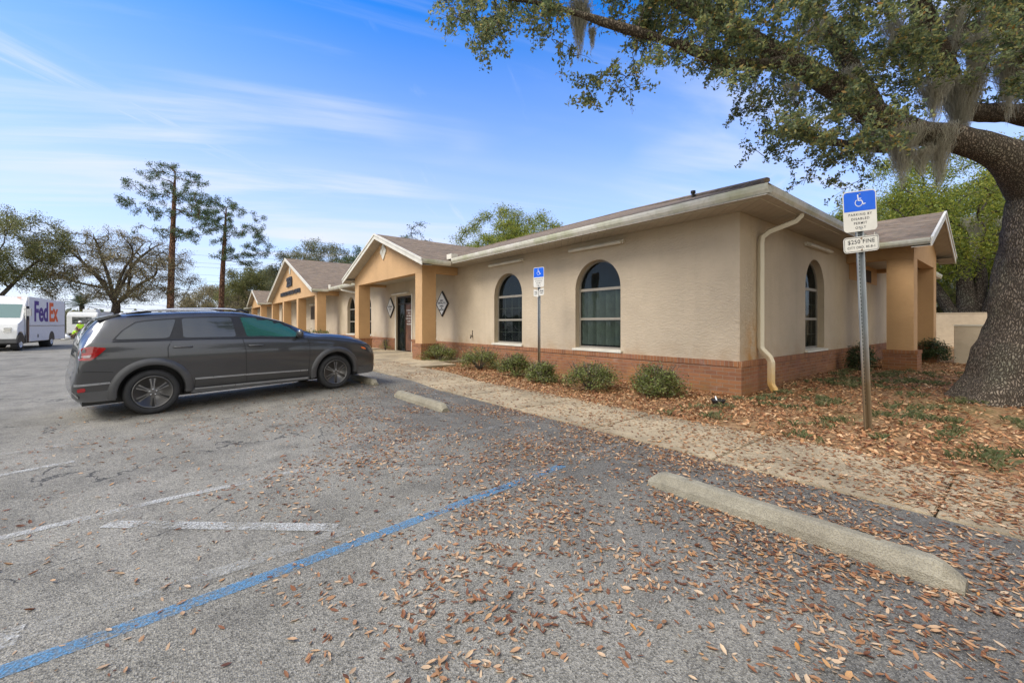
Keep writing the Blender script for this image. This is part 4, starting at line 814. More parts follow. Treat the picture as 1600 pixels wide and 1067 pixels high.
oak_far('airy yellow-green oak rising behind the long main roof', gp(800, 46), 14.2, 6.5, 220, 28, M['newleaf'], 210, .15, 1.5, .45, group=GT, cz=.66, rz=.30)
GR = 'trees behind the right end of the building'
oak_far('dense yellow-green oak behind the side porch roof', gp(1330, 33), 10.4, 5.8, 150, 31, M['newleaf'], 260, .15, 1.5, .4, group=GR)
oak_far('dark green oak filling the gap behind the low wall', gp(1450, 44), 10.5, 6, 120, 32, M['olive'], 300, .2, 1.6, .4, group=GR, cz=.55, rz=.45)
oak_far('tall bright oak behind the huge trunk at the right edge', gp(1590, 31), 12.5, 6, 150, 33, M['newleaf'], 230, .16, 1.6, .45, group=GR, cz=.66, rz=.34)
oak_far('yellow-green oak between the near parking sign and the huge oak limb', gp(1400, 36), 12.6, 6, 150, 34, M['newleaf'], 240, .17, 1.6, .4, group=GR, cz=.6, rz=.36)
# pines
def pine(label, base, h, trunk_lean, clumps, seed):
    r_ = random.Random(seed); k = h / 20; tg = []
    for (dx, z, sc) in clumps:
        dj = r_.uniform(-.5, .5)
        for _ in range(7): tg.append((Vector((dx * RT.x, dx * RT.y, z + dj)) + RT * r_.uniform(-1.0, 1.0) + UP * r_.uniform(-.7, .7) + FW * r_.uniform(-2.6, 2.6), sc * r_.uniform(.45, 1.2)))
    tr = [(0, 0, -.3), (.0, 0, h * .15), (trunk_lean * .3 * RT.x, trunk_lean * .3 * RT.y, h * .45), (trunk_lean * .7 * RT.x, trunk_lean * .7 * RT.y, h * .75), (trunk_lean * RT.x, trunk_lean * RT.y, h * .97)]
    return scatter_tree('pine_tree', label, 'tree', base, tr, [.42, .36, .32, .22, .07], tg, M['pineleaf'], .22, 120, .52, (M['pinebark'], M['pinebark']), 'pines beyond the parking lot', .35, 6, .09, None, 6, aspect=.3, seed=seed, tipr=.035)
D1 = 50; ux = lambda px, d, c: (px - c) / FPX * d; uz = lambda py, d: CAMZ + (505.5 - py) / FPX * d
c1 = [(240, 270), (262, 266), (285, 268), (300, 285), (250, 290), (225, 295), (240, 300), (270, 300), (300, 305), (318, 312), (222, 322), (212, 320), (250, 330), (290, 315), (325, 330), (300, 335), (335, 345), (238, 360), (255, 365), (285, 368), (305, 370), (312, 340)]
pine('tallest pine, bare reddish trunk and flat open tiers of needles', gp(266, D1), 20.2, .6, [(ux(a, D1, 266), uz(b, D1), 1.0) for a, b in c1], 41)
D2 = 60; c2 = [(335, 320), (350, 318), (365, 325), (385, 335), (320, 335), (330, 345), (350, 340), (370, 350), (395, 355), (400, 370), (405, 380), (385, 375), (360, 365), (345, 375), (365, 388), (350, 395), (390, 395), (375, 402), (405, 395), (330, 362), (310, 335), (395, 405)]
pine('shorter pine with a rounded leaning crown and dark trunk, right of the tallest pine', gp(345, D2), 18.6, .8, [(ux(a, D2, 345), uz(b, D2), 1.05) for a, b in c2], 42)
# trees behind the camera that the glass and paint mirror
for i, (x, y, h, lb) in enumerate([(-14, -30, 12, 'broad oak across the lot behind the viewer, opposite the car'), (4, -26, 13, 'broad oak across the lot behind the viewer, opposite the building corner'), (24, 2, 12, 'broad oak at the right end of the lot beyond the frame'), (-30, -36, 12, 'broad oak across the lot behind the viewer, opposite the truck'), (22, 20, 12, 'broad oak right of the huge oak beyond the frame')]):
    oak_far(lb, Vector((x, y, 0)), h, 6.5, 60, 50 + i, M['olive'], 150, .34, 2.2, .5, group='oaks across the lot')
# palm
pb = gp(128, 60); pt = thing('palm_tree', 'small palm with arching fronds, behind the green bush right of the delivery truck', 'palm', pb)
m = MB(); m.tube([(0, 0, -.2), (0, 0, 2), (0, 0, 4.0)], [.35, .28, .3], 10); m.build('trunk', M['farbark'], pt, world=False)
V = []; F = []; r_ = random.Random(3)
for k in range(46):
    an = r_.uniform(0, 6.28); el = r_.uniform(-.2, 1.25); L = r_.uniform(2.6, 3.6); d = Vector((math.cos(an) * math.cos(el), math.sin(an) * math.cos(el), math.sin(el))); side = d.cross(UP).normalized() if abs(d.z) < .98 else Vector((1, 0, 0))
    prev = None
    for j in range(15):
        t = j / 14; p = Vector((0, 0, 4.0)) + d * L * t + Vector((0, 0, -1.25 * t * t * math.cos(el))); l = .55 * math.sin(math.pi * min(1, t * .9 + .1)) + .05
        for s in (-1, 1):
            q = p + side * s * l + Vector((0, 0, -.25 * l)) + d * .22; k0 = len(V); V += [p, p + d * .10, q]; F.append((k0, k0 + 1, k0 + 2))
npmesh('frond', np.array([list(v) for v in V]), np.array(F), M['palmleaf'], pt)
# shrubs
def shrub(name, label, base, w, h, mat, n=1500, size=.05, seed=1, group=None, squash=.8, stems=True, cat='shrub', dpt=None):
    t = thing(name, label, cat, base, 0, group); r_ = np.random.default_rng(seed); m = MB()
    for k in range(22):
        an = r_.uniform(0, 6.28); rr = r_.uniform(.2, .95); m.tube([(0, 0, -.03), (math.cos(an) * w * .22 * rr, math.sin(an) * w * .22 * rr, h * .4), (math.cos(an) * w * .44 * rr, math.sin(an) * w * .44 * rr, h * .88)], [.012, .008, .004], 4, cap=False)
    m.build('stems', M['limbbark'], t, world=False)
    nb = 26; B = r_.normal(size=(nb, 3)); B /= np.linalg.norm(B, axis=1)[:, None]; B[:, 2] = np.abs(B[:, 2]) * 1.5 - .72; B *= r_.uniform(.55, .95, nb)[:, None]
    idx = r_.integers(0, nb, n); P = B[idx] * np.array([w * .42, (dpt or w) * .42, h * .52]) + r_.normal(size=(n, 3)) * np.array([w, (dpt or w), h]) * .085; P[:, 2] += h * .46; P = P[P[:, 2] > .02]
    V, F = cards(P, size, .5, .4); npmesh('foliage', V, F, mat, t); return t
GS = 'azalea shrubs along the brick base'
for k, (px, py, w, h, lb) in enumerate([(686, 566, 1.25, .72, 'wide leafy azalea against the right entrance column, with tall sprigs'), (749, 577, 1.15, .68, 'dense azalea right of the entrance-column shrub and below the tap'), (806, 588, .74, .62, 'narrow azalea below the left arched window, left of the sign pole'), (848, 598, .74, .56, 'smallest bright azalea at the foot of the far parking sign'), (920, 608, 1.0, .66, 'full azalea with bright top below the large arched window'), (1026, 618, .98, .60, 'azalea nearest the building corner, standing apart at the right end of the row')]):
    d = CAMZ * FPX / (py - 505.5); p = at(px, py, d); p.z = -.01; shrub('azalea_shrub', lb, p, w * (1.2 + .25 * ((k * 37) % 5) / 5), h * (1.0 + .22 * ((k * 23) % 4) / 4), M['shrubleaf'], 6000, .046, 60 + k, GS)
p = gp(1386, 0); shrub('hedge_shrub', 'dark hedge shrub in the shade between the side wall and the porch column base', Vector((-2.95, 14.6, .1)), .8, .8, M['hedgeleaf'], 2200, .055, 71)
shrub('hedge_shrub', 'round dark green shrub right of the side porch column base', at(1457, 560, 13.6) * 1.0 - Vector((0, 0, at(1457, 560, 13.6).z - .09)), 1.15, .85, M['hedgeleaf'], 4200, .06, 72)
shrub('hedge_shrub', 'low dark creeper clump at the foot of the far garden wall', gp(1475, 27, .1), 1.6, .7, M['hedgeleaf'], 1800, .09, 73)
shrub('green_bush', 'large rounded green bush below the palm, right of the delivery truck', gp(112, 50), 6.6, 3.4, M['olive'], 6000, .22, 74, cat='bush')
shrub('green_bush', 'low green bush at the foot of the sparse forked oak', gp(180, 55), 5.4, 2.8, M['olive'], 4000, .22, 75, cat='bush')
shrub('grass_plant', 'low spiky green plant in the bed seen over the bonnet of the grey car', Vector((-29.0, 6.9, .05)), 2.4, 1.05, M['shrubleaf'], 2000, .12, 76, cat='plant')
shrub('grass_plant', 'small weed beside the left entrance column base', Vector((-20.0, 7.95, .09)), .55, .6, M['shrubleaf'], 350, .05, 77, cat='plant')
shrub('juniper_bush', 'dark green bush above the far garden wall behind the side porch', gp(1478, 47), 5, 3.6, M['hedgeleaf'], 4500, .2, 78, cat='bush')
# bare twiggy trees behind the car roof
for k, (px, d, h, lb) in enumerate([(300, 70, 6.4, 'bare twiggy tree between the two pine trunks'), (385, 66, 6.2, 'bare pale twiggy tree left of the furthest gable')]):
    oak_far(lb, gp(px, d), h, 3.4, 90, 80 + k, M['budleaf'], 26, .14, .9, .16, name='bare_tree', group='bare trees beyond the lot', cz=.6, rz=.45, wob=.12)
# far belt of woodland behind everything, one mass
V = []; r_ = np.random.default_rng(9); P = []
for k in range(420):
    an = r_.uniform(-1.35, 1.05); d = r_.uniform(105, 150); q = FW * math.cos(an) * d - RT * (-math.sin(an)) * d; hgt = r_.uniform(2.6, 6.5) * (1.25 if an > .2 else .62); n = 260
    P.append(np.array([q.x, q.y, hgt * .5]) + r_.normal(size=(n, 3)) * np.array([3.2, 3.2, hgt * .30]))
P = np.concatenate(P); P = P[P[:, 2] > 0]; V, F = cards(P, .75, .7); tag(npmesh('woodland', V, F, M['farleaf']), 'distant belt of mixed green woodland on the horizon', 'woodland', kind='stuff')
# ------------------------------------------------------------------ fallen leaves
def litter(P, size, lift, tilt, mat, name, label):
    n = len(P); an = rng.uniform(0, 6.28, n); a = np.stack([np.cos(an), np.sin(an), rng.normal(0, tilt, n)], 1); a /= np.linalg.norm(a, axis=1)[:, None]; b = np.stack([-np.sin(an), np.cos(an), rng.normal(0, tilt, n)], 1); b /= np.linalg.norm(b, axis=1)[:, None]; nz = np.cross(a, b)
    s = size * (.42 + 1.05 * rng.uniform(0, 1, n) ** 1.3)[:, None]; w = s * rng.uniform(.11, .22, n)[:, None]; cu = s * rng.uniform(-.10, .34, n)[:, None]; c = P + np.array([0, 0, 1]) * (lift + np.abs(rng.normal(0, lift, n)))[:, None]
    V = np.stack([c - a * s * .5 + nz * cu * .5, c - a * s * .18 + b * w + nz * cu * .55, c + a * s * .2 + b * w * .95 + nz * cu * .5, c + a * s * .52 + nz * cu * .4, c + a * s * .2 - b * w * .95 + nz * cu * .5, c - a * s * .18 - b * w + nz * cu * .55, c - a * s * .18, c + a * s * .2], 1).reshape(-1, 3)
    k = (np.arange(n) * 8)[:, None]; F = np.concatenate([k + np.array([[0, 6, 1, 1]]), k + np.array([[6, 7, 2, 1]]), k + np.array([[7, 3, 3, 2]]), k + np.array([[0, 5, 6, 6]]), k + np.array([[6, 5, 4, 7]]), k + np.array([[7, 4, 3, 3]])])
    # triangles first, quads after, as one polygon soup
    T = np.concatenate([k + np.array([[0, 6, 1]]), k + np.array([[1, 6, 2]]), k + np.array([[6, 7, 2]]), k + np.array([[7, 3, 2]]), k + np.array([[0, 5, 6]]), k + np.array([[6, 5, 4]]), k + np.array([[6, 4, 7]]), k + np.array([[7, 4, 3]])])
    return tag(npmesh(name, V, T, mat), label, 'leaves', kind='stuff')
def sample(n, x0, x1, y0, y1, f):
    P = np.stack([rng.uniform(x0, x1, n), rng.uniform(y0, y1, n)], 1); return P[rng.uniform(0, 1, n) < np.array([f(x, y) for x, y in P])]
def inview(x, y, m=.5):      # the ground wedge the photograph covers, with a margin for a side step
    d = -.7818 * x + .6235 * y; l = .6235 * x + .7818 * y; return d > .8 and -1.35 * d - m < l < 1.32 * d + m
cl_ = lambda t: max(0.0, min(1.0, t))
def dens_lot(x, y):
    if not inview(x, y): return 0
    n_ = noise.noise((x * .8, y * .8, 3)) + .6 * noise.noise((x * 2.6, y * 2.6, 7)); k = .05 + .64 * cl_((y + .2) / 3.4) * cl_((x + 9.0) / 6.5) ; k *= cl_((x + 14) / 5); k += .30 * cl_((x + 2.9) / 2.2) * cl_(y / 2.0)
    for bx0, bx1 in ((-2.1, -.2), (-7.6, -5.8)):
        if bx0 - .1 < x < bx1 + .1: k += .9 * math.exp(-((y - 3.0) / .13) ** 2) * (1 if bx0 > -3 else .25)
    k += .75 * math.exp(-((y - 4.22) / .10) ** 2) * cl_((x + 6) / 4)
    return k * min(1.5, max(.12, .68 + 1.5 * n_))
P = sample(165000, -14, 1.6, -1.4, 4.26, dens_lot); litter(np.array([(x, y, lz(x, y)) for x, y in P]), .037, .003, .22, M['litter'], 'fallen_leaves', 'tan and rust oak leaves strewn over the asphalt')
def dens_walk(x, y):
    if not inview(x, y): return 0
    n_ = noise.noise((x * 1.1, y * 1.1, 5)); return (.15 + .32 * cl_((x + 5) / 4.5) + .6 * cl_((y - 5.15) / .6) ** 2 * cl_((x + 9) / 3) + .3 * cl_((x + 1.6) / 1.6)) * (.8 + 1.0 * n_)
P = sample(38000, -14, 1.6, 4.28, 5.75, dens_walk); litter(np.array([(x, y, wz(x)) for x, y in P]), .043, .003, .18, M['litter'], 'fallen_leaves', 'brown oak leaves scattered over the concrete walk')
def dens_bed(x, y):
    if not inview(x, y, 1.0): return 0
    if y > YF - .06 and x < XS + .08: return 0
    if (x - .42) ** 2 + (y - 11.35) ** 2 < 1.35: return 0
    n_ = noise.noise((x * .5, y * .5, 9)) + .5 * noise.noise((x * 1.7, y * 1.7, 2)); k = 1.0 if x < XS + .8 else .80 - .62 * cl_(n_ * 2.2); return k * (1 if y < 14 else .6)
P = sample(130000, -12.6, 2.6, 5.6, 20, dens_bed); litter(np.array([(x, y, gz(x, y) + .014 * noise.noise((x * 1.3, y * 1.3, 0))) for x, y in P]), .062, .012, .36, M['litterdark'], 'fallen_leaves', 'thick carpet of brown oak leaves in the planting bed')
# grass tufts among the leaves
P = []; r_ = random.Random(8)
for _ in range(15000):
    x = r_.uniform(-3.6, 2.5); y = r_.uniform(5.8, 16); n_ = noise.noise((x * 1.4, y * 1.4, 4)) + .9 * noise.noise((x * 2.5, y * 2.5, 1))
    if n_ < .20 or r_.random() < .55 or not inview(x, y, 1) or (x < XS + .3 and y > YF - .2) or (x - .42) ** 2 + (y - 11.35) ** 2 < 1.9: continue
    P.append((x, y))
V = []; F = []
for x, y in P:
    for _ in range(7):
        an = r_.uniform(0, 6.28); L = r_.uniform(.04, .11); ln = r_.uniform(.2, .9); bx, by = x + r_.gauss(0, .03), y + r_.gauss(0, .03); z = gz(x, y); dx, dy = math.cos(an), math.sin(an); w = .0035; k0 = len(V)
        V += [(bx - dy * w, by + dx * w, z), (bx + dy * w, by - dx * w, z), (bx + dx * L * ln * .5, by + dy * L * ln * .5, z + L * .75), (bx + dx * L * ln * 1.2, by + dy * L * ln * 1.2, z + L * .85)]; F += [(k0, k0 + 1, k0 + 2), (k0 + 1, k0 + 3, k0 + 2)]
if V: tag(npmesh('grass_tufts', np.array(V), np.array(F), M['blade']), 'thin green grass blades coming up through the leaf litter', 'grass', kind='stuff')
# ------------------------------------------------------------------ wheel stops
def wheel_stop(label, x0, x1, y, rz, first=False):
    t = thing('wheel_stop', label, 'wheel stop', ((x0 + x1) / 2, y, 0), rz, 'concrete wheel stops'); L = (x1 - x0) / 2; m = MB(); prof = [(-.088, -.01), (-.082, .055), (-.050, .118), (-.028, .128), (.028, .128), (.050, .118), (.082, .055), (.088, -.01)]
    N_ = 46; V = []; n = len(prof)
    for i in range(N_ + 1):
        x = -L + 2 * L * i / N_; e = min(1, (L - abs(x)) / .10 + .0); e = max(e, 0)
        for (a, b) in prof:
            h = b * (.42 + .58 * e) if b > 0 else b; q = (x, a * (.80 + .20 * e), h); d = noise.noise((x * 6, a * 20, h * 20)) * .004 + noise.noise((x * 22, a * 40, h * 40 + 3)) * .002; V.append((q[0], q[1] + d, q[2] + d * .8))
    m.add(V, [tuple(range(n)), tuple(range(N_ * n, N_ * n + n))] + [(i * n + k, i * n + k + 1, (i + 1) * n + k + 1, (i + 1) * n + k) for i in range(N_) for k in range(n - 1)]); b = m.build('block', M['stopconc'], t, world=False)
    h = MB()
    for s in (-.62, .62): h.tube([(s * L, 0, .120), (s * L, 0, .1305)], .014, 10)
    h.build('anchor_pin', M['rustpost'], b, world=False); return t
wheel_stop('long weathered concrete wheel stop in the foreground, leaves piled along its near side', -2.10, -.22, 3.235, R(-1.2))
wheel_stop('concrete wheel stop in the empty bay between the grey car and the blue line', -7.66, -5.82, 3.29, R(.6))
wheel_stop('concrete wheel stop half hidden under the front wheel of the grey car', -10.75, -8.95, 3.32, R(1.5)).location.z = .05
# ------------------------------------------------------------------ parking signs
def rrect(hw, hh, r, n=6):
    P = []
    for cx, cy, a0 in ((hw - r, hh - r, 0), (-hw + r, hh - r, 90), (-hw + r, -hh + r, 180), (hw - r, -hh + r, 270)):
        P += [(cx + r * math.cos(R(a0 + 90 * k / n)), cy + r * math.sin(R(a0 + 90 * k / n))) for k in range(n + 1)]
    return P
def icon(m, f, c, s, mi=0):
    """white wheelchair symbol: head, back, seat, leg and wheel as thin bars"""
    def bar(pts, w):
        for a, b in zip(pts[:-1], pts[1:]):
            a = Vector(a); b = Vector(b); t = (b - a).normalized(); n = Vector((-t.y, t.x)) * w; a = a - t * w * .6; b = b + t * w * .6
            m.prism([tuple(a + n), tuple(b + n), tuple(b - n), tuple(a - n)], .0042, .0052, lambda u, v, q: f(c[0] + u * s, c[1] + v * s, q), mi)
    m.prism([(.11 * math.cos(k * .5236) - .12, .11 * math.sin(k * .5236) + .86) for k in range(12)], .0042, .0052, lambda u, v, q: f(c[0] + u * s, c[1] + v * s, q), mi)
    bar([(-.12, .7), (-.08, .08)], .065); bar([(-.10, .38), (.34, .38)], .045); bar([(-.08, .08), (.40, .08), (.66, -.52), (.92, -.42)], .062)
    pts = [(-.02 + .52 * math.cos(a), -.26 + .52 * math.sin(a)) for a in np.linspace(R(128), R(352), 22)]; bar(pts, .05)
def sign(label, base, h_post, rz, tilt, W, H, zc, small=True, split=False, scale=1.0, post='uchannel', ztop=None, rot_signs=0):
    t = thing('parking_sign', label, 'sign', base, rz, 'disabled parking signs')
    sh = lambda x, y, z: (x + tilt[0] * z, y + tilt[1] * z, z)
    p = MB(); c_ = [(-.036, -.012), (-.024, -.012), (-.016, .018), (.016, .018), (.024, -.012), (.036, -.012), (.036, -.007), (.028, -.007), (.019, .024), (-.019, .024), (-.028, -.007), (-.036, -.007)]
    nseg = 24; n = len(c_); V = []
    for i in range(nseg + 1):
        z = -.1 + (h_post + .1) * i / nseg; V += [sh(x * scale, y * scale, z) for x, y in c_]
    p.add(V, [(i * n + k, i * n + (k + 1) % n, (i + 1) * n + (k + 1) % n, (i + 1) * n + k) for i in range(nseg) for k in range(n)]); po = p.build('post', M['galv_post'], t, world=False)
    hl = MB(); z = .35
    while z < h_post - .05:
        hl.prism([(.007 * math.cos(a) * scale, .007 * math.sin(a) * scale) for a in np.linspace(0, 2 * math.pi, 9)[:-1]], 0, 1, lambda u, v, w: sh(u, .0165 * scale, z + v) if w else sh(u, .0140 * scale, z + v)); z += .048
    hl.build('bolt_hole', M['black'], po, world=False)
    f0 = lambda zc_: (lambda u, v, w: sh(u, -.018 * scale - w, zc_ + v + rot_signs * u))
    f = f0(zc); pl = MB(); pl.prism(rrect(W / 2, H / 2, .035 * scale), .0, .003, f, 0); plo = pl.build('sign_plate', M['signwhite'], t, world=False)
    bl = MB(); k = .012; zb = -.0; P = [(u, v) for u, v in rrect(W / 2 - k, H / 2 - k, .028 * scale) if v > zb + .02] + [(-W / 2 + k, zb), (W / 2 - k, zb)]
    top = [(W / 2 - k, zb)] + [q for q in rrect(W / 2 - k, H / 2 - k, .028 * scale) if q[1] > 0] + [(-W / 2 + k, zb)]
    bl.prism(top, .0032, .0040, f); bl.build('blue_field', M['signblue'], plo, world=False)
    ic = MB(); icon(ic, f, (-.01, H * .245), H * .165); ic.build('wheelchair_symbol', M['white'], plo, world=False)
    tx = MB()
    for i, (s, sz) in enumerate((('PARKING BY', .042), ('DISABLED', .042), ('PERMIT', .042), ('ONLY', .042))): add_text(tx, s, sz * H / .5, lambda x, y, z: f(x, -H * (.085 + .108 * i) + y, .0035 + z), .0007, depth=.0004, spacing=1.25)
    tx.build('sign_lettering', M['ink'], plo, world=False)
    b = MB()
    for zz in (-H / 2 + .035, H / 2 - .045): b.prism([(.010 * math.cos(a), zz + .010 * math.sin(a)) for a in np.linspace(0, 2 * math.pi, 7)[:-1]], .0045, .012, f)
    b.build('bolt', M['galv'], plo, world=False)
    z2 = zc - H / 2 - .125 * scale; g = f0(z2)
    if not split:
        q = MB(); q.prism(rrect(W * .53, .075 * scale, .032 * scale), 0, .003, g); fp = q.build('fine_plate', M['signwhite'], t, world=False)
        r = MB(); o_ = rrect(W * .53 - .010, .075 * scale - .010, .026); i_ = rrect(W * .53 - .0165, .075 * scale - .0165, .020); n = len(o_); V = [g(*v, .0036) for v in o_] + [g(*v, .0036) for v in i_]; r.add(V, [(k, (k + 1) % n, n + (k + 1) % n, n + k) for k in range(n)])
        add_text(r, '$250 FINE', .055 * scale, lambda x, y, z: g(x, .024 * scale + y, .0035 + z), .0012, depth=.0004, spacing=1.1); add_text(r, 'CITY ORD. 85-8-1', .031 * scale, lambda x, y, z: g(x, -.030 * scale + y, .0035 + z), .0007, depth=.0004, spacing=1.12); r.build('fine_lettering', M['ink'], fp, world=False)
        b = MB()
        for zz in (-.055, .055): b.prism([(.011 * math.cos(a), zz * scale + .011 * math.sin(a)) for a in np.linspace(0, 2 * math.pi, 7)[:-1]], .0045, .012, g)
        b.build('bolt', M['rustpost'], fp, world=False)
    else:
        for s, dz, tt in ((-1, -.015, ('$25', 'CITY')), (1, .012, ('FINE', 'ORD'))):
            q = MB(); q.prism([(u * .5 + s * W * .26, v + dz + s * u * .1) for u, v in rrect(W * .47, .078 * scale, .03)], 0, .003, g); fp = q.build('fine_plate', M['signwhite'], t, world=False)
            r = MB(); add_text(r, tt[0], .06, lambda x, y, z: g(x + s * W * .26, .025 + y + dz, .0035 + z), .002, depth=.0004); add_text(r, tt[1], .045, lambda x, y, z: g(x + s * W * .26, -.03 + y + dz, .0035 + z), .001, depth=.0004); r.build('fine_lettering', M['ink'], fp, world=False)
    return t
def galvpost():
    b = NB('galvanised_post'); x, y, z = b.sep(); cc = b.mix(b.rng(b.math('ADD', z, b.math('MULTIPLY', b.noise(5, 4), .5)), .85, 1.7, 1, 0), b.ramp(b.noise(9, 5, vec=b.mapping((1, 1, .2))), (.3, (.22, .24, .25)), (.7, (.38, .41, .42))), (.21, .15, .085)); return b.done(cc, .5, .55)
M['galv_post'] = galvpost()
s1 = at(1356, 673, CAMZ * FPX / 167.5); s1.z = 0
sign('near tilted blue and white parking sign on a rusty-footed channel post', s1, 2.95, R(50), (-.035, .01), .43, .53, 2.87, scale=1.35, rot_signs=.12)
s2 = at(846, 580, CAMZ * FPX / 79.0); s2.z = -.0
sign('far disabled parking sign standing among the azaleas in front of the arched windows', Vector((-8.15, 7.42, 0)), 2.75, R(12), (0, 0), .34, .52, 2.62, split=True, scale=1.15)
# ------------------------------------------------------------------ small things
ul = thing('flood_light', 'small black bowl-shaped ground light on the leaves by the building corner', 'light', (-3.42, 7.3, 0)); m = MB(); m.lathe([(.045, -.02), (.085, .01), (.115, .07), (.118, .085), (.105, .087), (.08, .06)], lambda x, y, h: (x, y, h), 20); m.build('housing', M['black'], ul, world=False, smooth=True); m = MB(); m.tube([(-.05, .06, .05), (-.085, .08, .12)], .012, 8); m.build('stake_cap', M['white'], ul, world=False)
def wallbox(name, label, x0, x1, y0, y1, z1, mat, capm, rz=0):
    t = thing(name, label, 'wall', ((x0 + x1) / 2, (y0 + y1) / 2, 0)); m = MB(); m.box(x0, x1, y0, y1, -.2, z1); m.build('wall_body', mat, t, bevel=.01); m = MB(); m.box(x0 - .02, x1 + .02, y0 - .02, y1 + .02, z1 + .002, z1 + .05); m.build('coping', capm, t); return t
wallbox('garden_wall', 'low pale stucco wall standing behind the huge oak trunk', -1.62, 3.6, 19.6, 19.85, 1.32, M['stucco_pale'], M['trim'])
wallbox('garden_wall', 'long stained stucco boundary wall far behind the side porch', -14, 30, 33.5, 33.8, 1.95, M['stucco_old'], M['stucco_old'])
def tube_thing(name, label, cat, pts, r, mat, n=8, group=None):
    t = MB(); t.tube(pts, r, n); o = t.build(name, mat, smooth=True); return tag(o, label, cat, group)
# power lines and their poles far left
for k, (y0, y1, d0, d1, r) in enumerate([(470, 487, 62, 74, .035), (463, 478, 64, 78, .022), (385, 398, 90, 96, .022), (397, 410, 90, 96, .022), (404, 416, 90, 96, .022), (416, 428, 90, 96, .022), (427, 437, 90, 96, .022)]):
    if k < 2: a, b = at(-140, y0 - 12, d0), at(620, y1 + 12, d1)
    else: a, b = at(-140, y0 - 18, d0), at(640, y1 + 16, d1)
    tube_thing('power_line', ['thick black cable crossing low behind the delivery truck', 'thin cable just above the thick black one', 'highest thin power line seen between the pines', 'second power line from the top between the pines', 'middle thin power line between the pines', 'fourth power line from the top between the pines', 'lowest of the thin power lines between the pines'][k], 'power line', [a.lerp(b, t) - Vector((0, 0, 2.2 * 4 * t * (1 - t) * .3)) for t in np.linspace(0, 1, 14)], r, M['black'], 5, 'power lines')
# ------------------------------------------------------------------ the grey crossover car
CA = Vector((-8.489, -.317, 0)); cu = Vector((-.18224, .98325, 0)); cn = Vector((.98325, .18224, 0)); HWB = .985
CC = CA - cn * .875                       # rear axle centre on the ground
car = thing('crossover_car', 'dark grey crossover with roof rails and graphite wheels, parked nose-in at the walk', 'car', CC, math.atan2(cu.y, cu.x)); car.rotation_euler = (0, -R(1.1), math.atan2(cu.y, cu.x))
KX = [-.865, -.858, -.845, -.83, -.815, -.80, -.785, -.725, -.65, -.58, -.48, -.37, -.2, .0, .4, .8, 1.15, 1.32, 1.5, 1.8, 2.0, 2.18, 2.35, 2.5, 2.65, 2.85, 3.1, 3.32, 3.55, 3.7, 3.80, 3.87, 3.92, 3.95]
ZT = [.58, .66, .70, .73, .80, .93, 1.12, 1.26, 1.37, 1.455, 1.51, 1.535, 1.557, 1.57, 1.59, 1.598, 1.592, 1.578, 1.545, 1.465, 1.41, 1.325, 1.235, 1.165, 1.145, 1.135, 1.11, 1.07, 1.00, .93, .86, .77, .68, .60]
ZB = [.42, .37, .34, .325, .31, .30, .29, .28, .27, .265, .26, .255, .25, .25, .25, .25, .25, .25, .25, .25, .25, .25, .25, .25, .25, .24, .24, .23, .23, .23, .24, .26, .31, .39]
WB = [.71, .78, .82, .84, .855, .862, .87, .88, .887, .892, .896, .90, .902, .904, .906, .907, .907, .907, .907, .907, .907, .906, .905, .903, .90, .897, .89, .88, .86, .83, .79, .72, .62, .48]
WT = [.58, .64, .66, .67, .68, .68, .68, .64, .62, .615, .625, .645, .66, .665, .665, .665, .66, .655, .65, .65, .655, .67, .70, .74, .79, .79, .775, .755, .72, .68, .63, .57, .48, .38]
ZS_ = [.49, .56, .60, .63, .69, .81, .98, 1.08, 1.12, 1.135, 1.14, 1.14, 1.138, 1.136, 1.132, 1.128, 1.122, 1.12, 1.115, 1.105, 1.10, 1.09, 1.08, 1.065, 1.05, 1.035, 1.00, .97, .91, .85, .78, .69, .61, .54]
def kf(x):
    q = lambda A: float(np.interp(x, KX, A)); return q(ZT), q(ZB), q(WB), q(WT), q(ZS_)
def smooth_kf(x, w=.035):
    s = [kf(x + d) for d in (-w, -w / 2, 0, w / 2, w)]; return tuple(sum(a[i] for a in s) / 5 for i in range(5))
def section(x):
    zt, zb, wb, wt, zs = smooth_kf(x); zs = min(zs, zt - .05); k = (zt - .12 - zs); g = k > .06
    P = [(0, zb), (wb * .6, zb), (wb * .88, zb + .005), (wb * .955, zb + .05)]
    lo = zb + .05; hi = zs
    for t, dy in ((.16, -.022), (.30, -.012), (.45, -.003), (.60, .0), (.74, -.001), (.86, -.010), (.95, -.022)): P.append((wb + dy * (wb / .985), lo + (hi - lo) * t))
    P.append((wb - .040, hi)); P.append((wb - .058, hi + min(.02, .2 * (zt - hi))))
    y0 = wb - .058; z0 = hi + min(.02, .2 * (zt - hi)); y1 = wt; z1 = zt - min(.07, .45 * (zt - hi))
    for t in (.2, .4, .6, .8, 1.0): P.append((y0 + (y1 - y0) * t + .018 * math.sin(math.pi * t), z0 + (z1 - z0) * t))
    e = zt - z1
    P += [(wt - .035, zt - e * .45), (wt - .09, zt - e * .16), (wt * .72, zt - e * .04), (wt * .36, zt + .008), (0, zt + .012)]
    return P
def sideY(x, z):
    P = section(x)[3:18]; zz = [p[1] for p in P]; return float(np.interp(z, zz, [p[0] for p in P]))
XSt = np.unique(np.round(np.concatenate([np.linspace(-.865, -.45, 34), np.linspace(-.45, 3.5, 84), np.linspace(3.5, 3.95, 30)]), 4))
m = MB(); V = []; secs = [section(x) for x in XSt]; ns = len(secs[0]); ring = 2 * ns - 2
for x, s in zip(XSt, secs):
    V += [(x, -y, z) for y, z in s] + [(x, y, z) for y, z in s[-2:0:-1]]
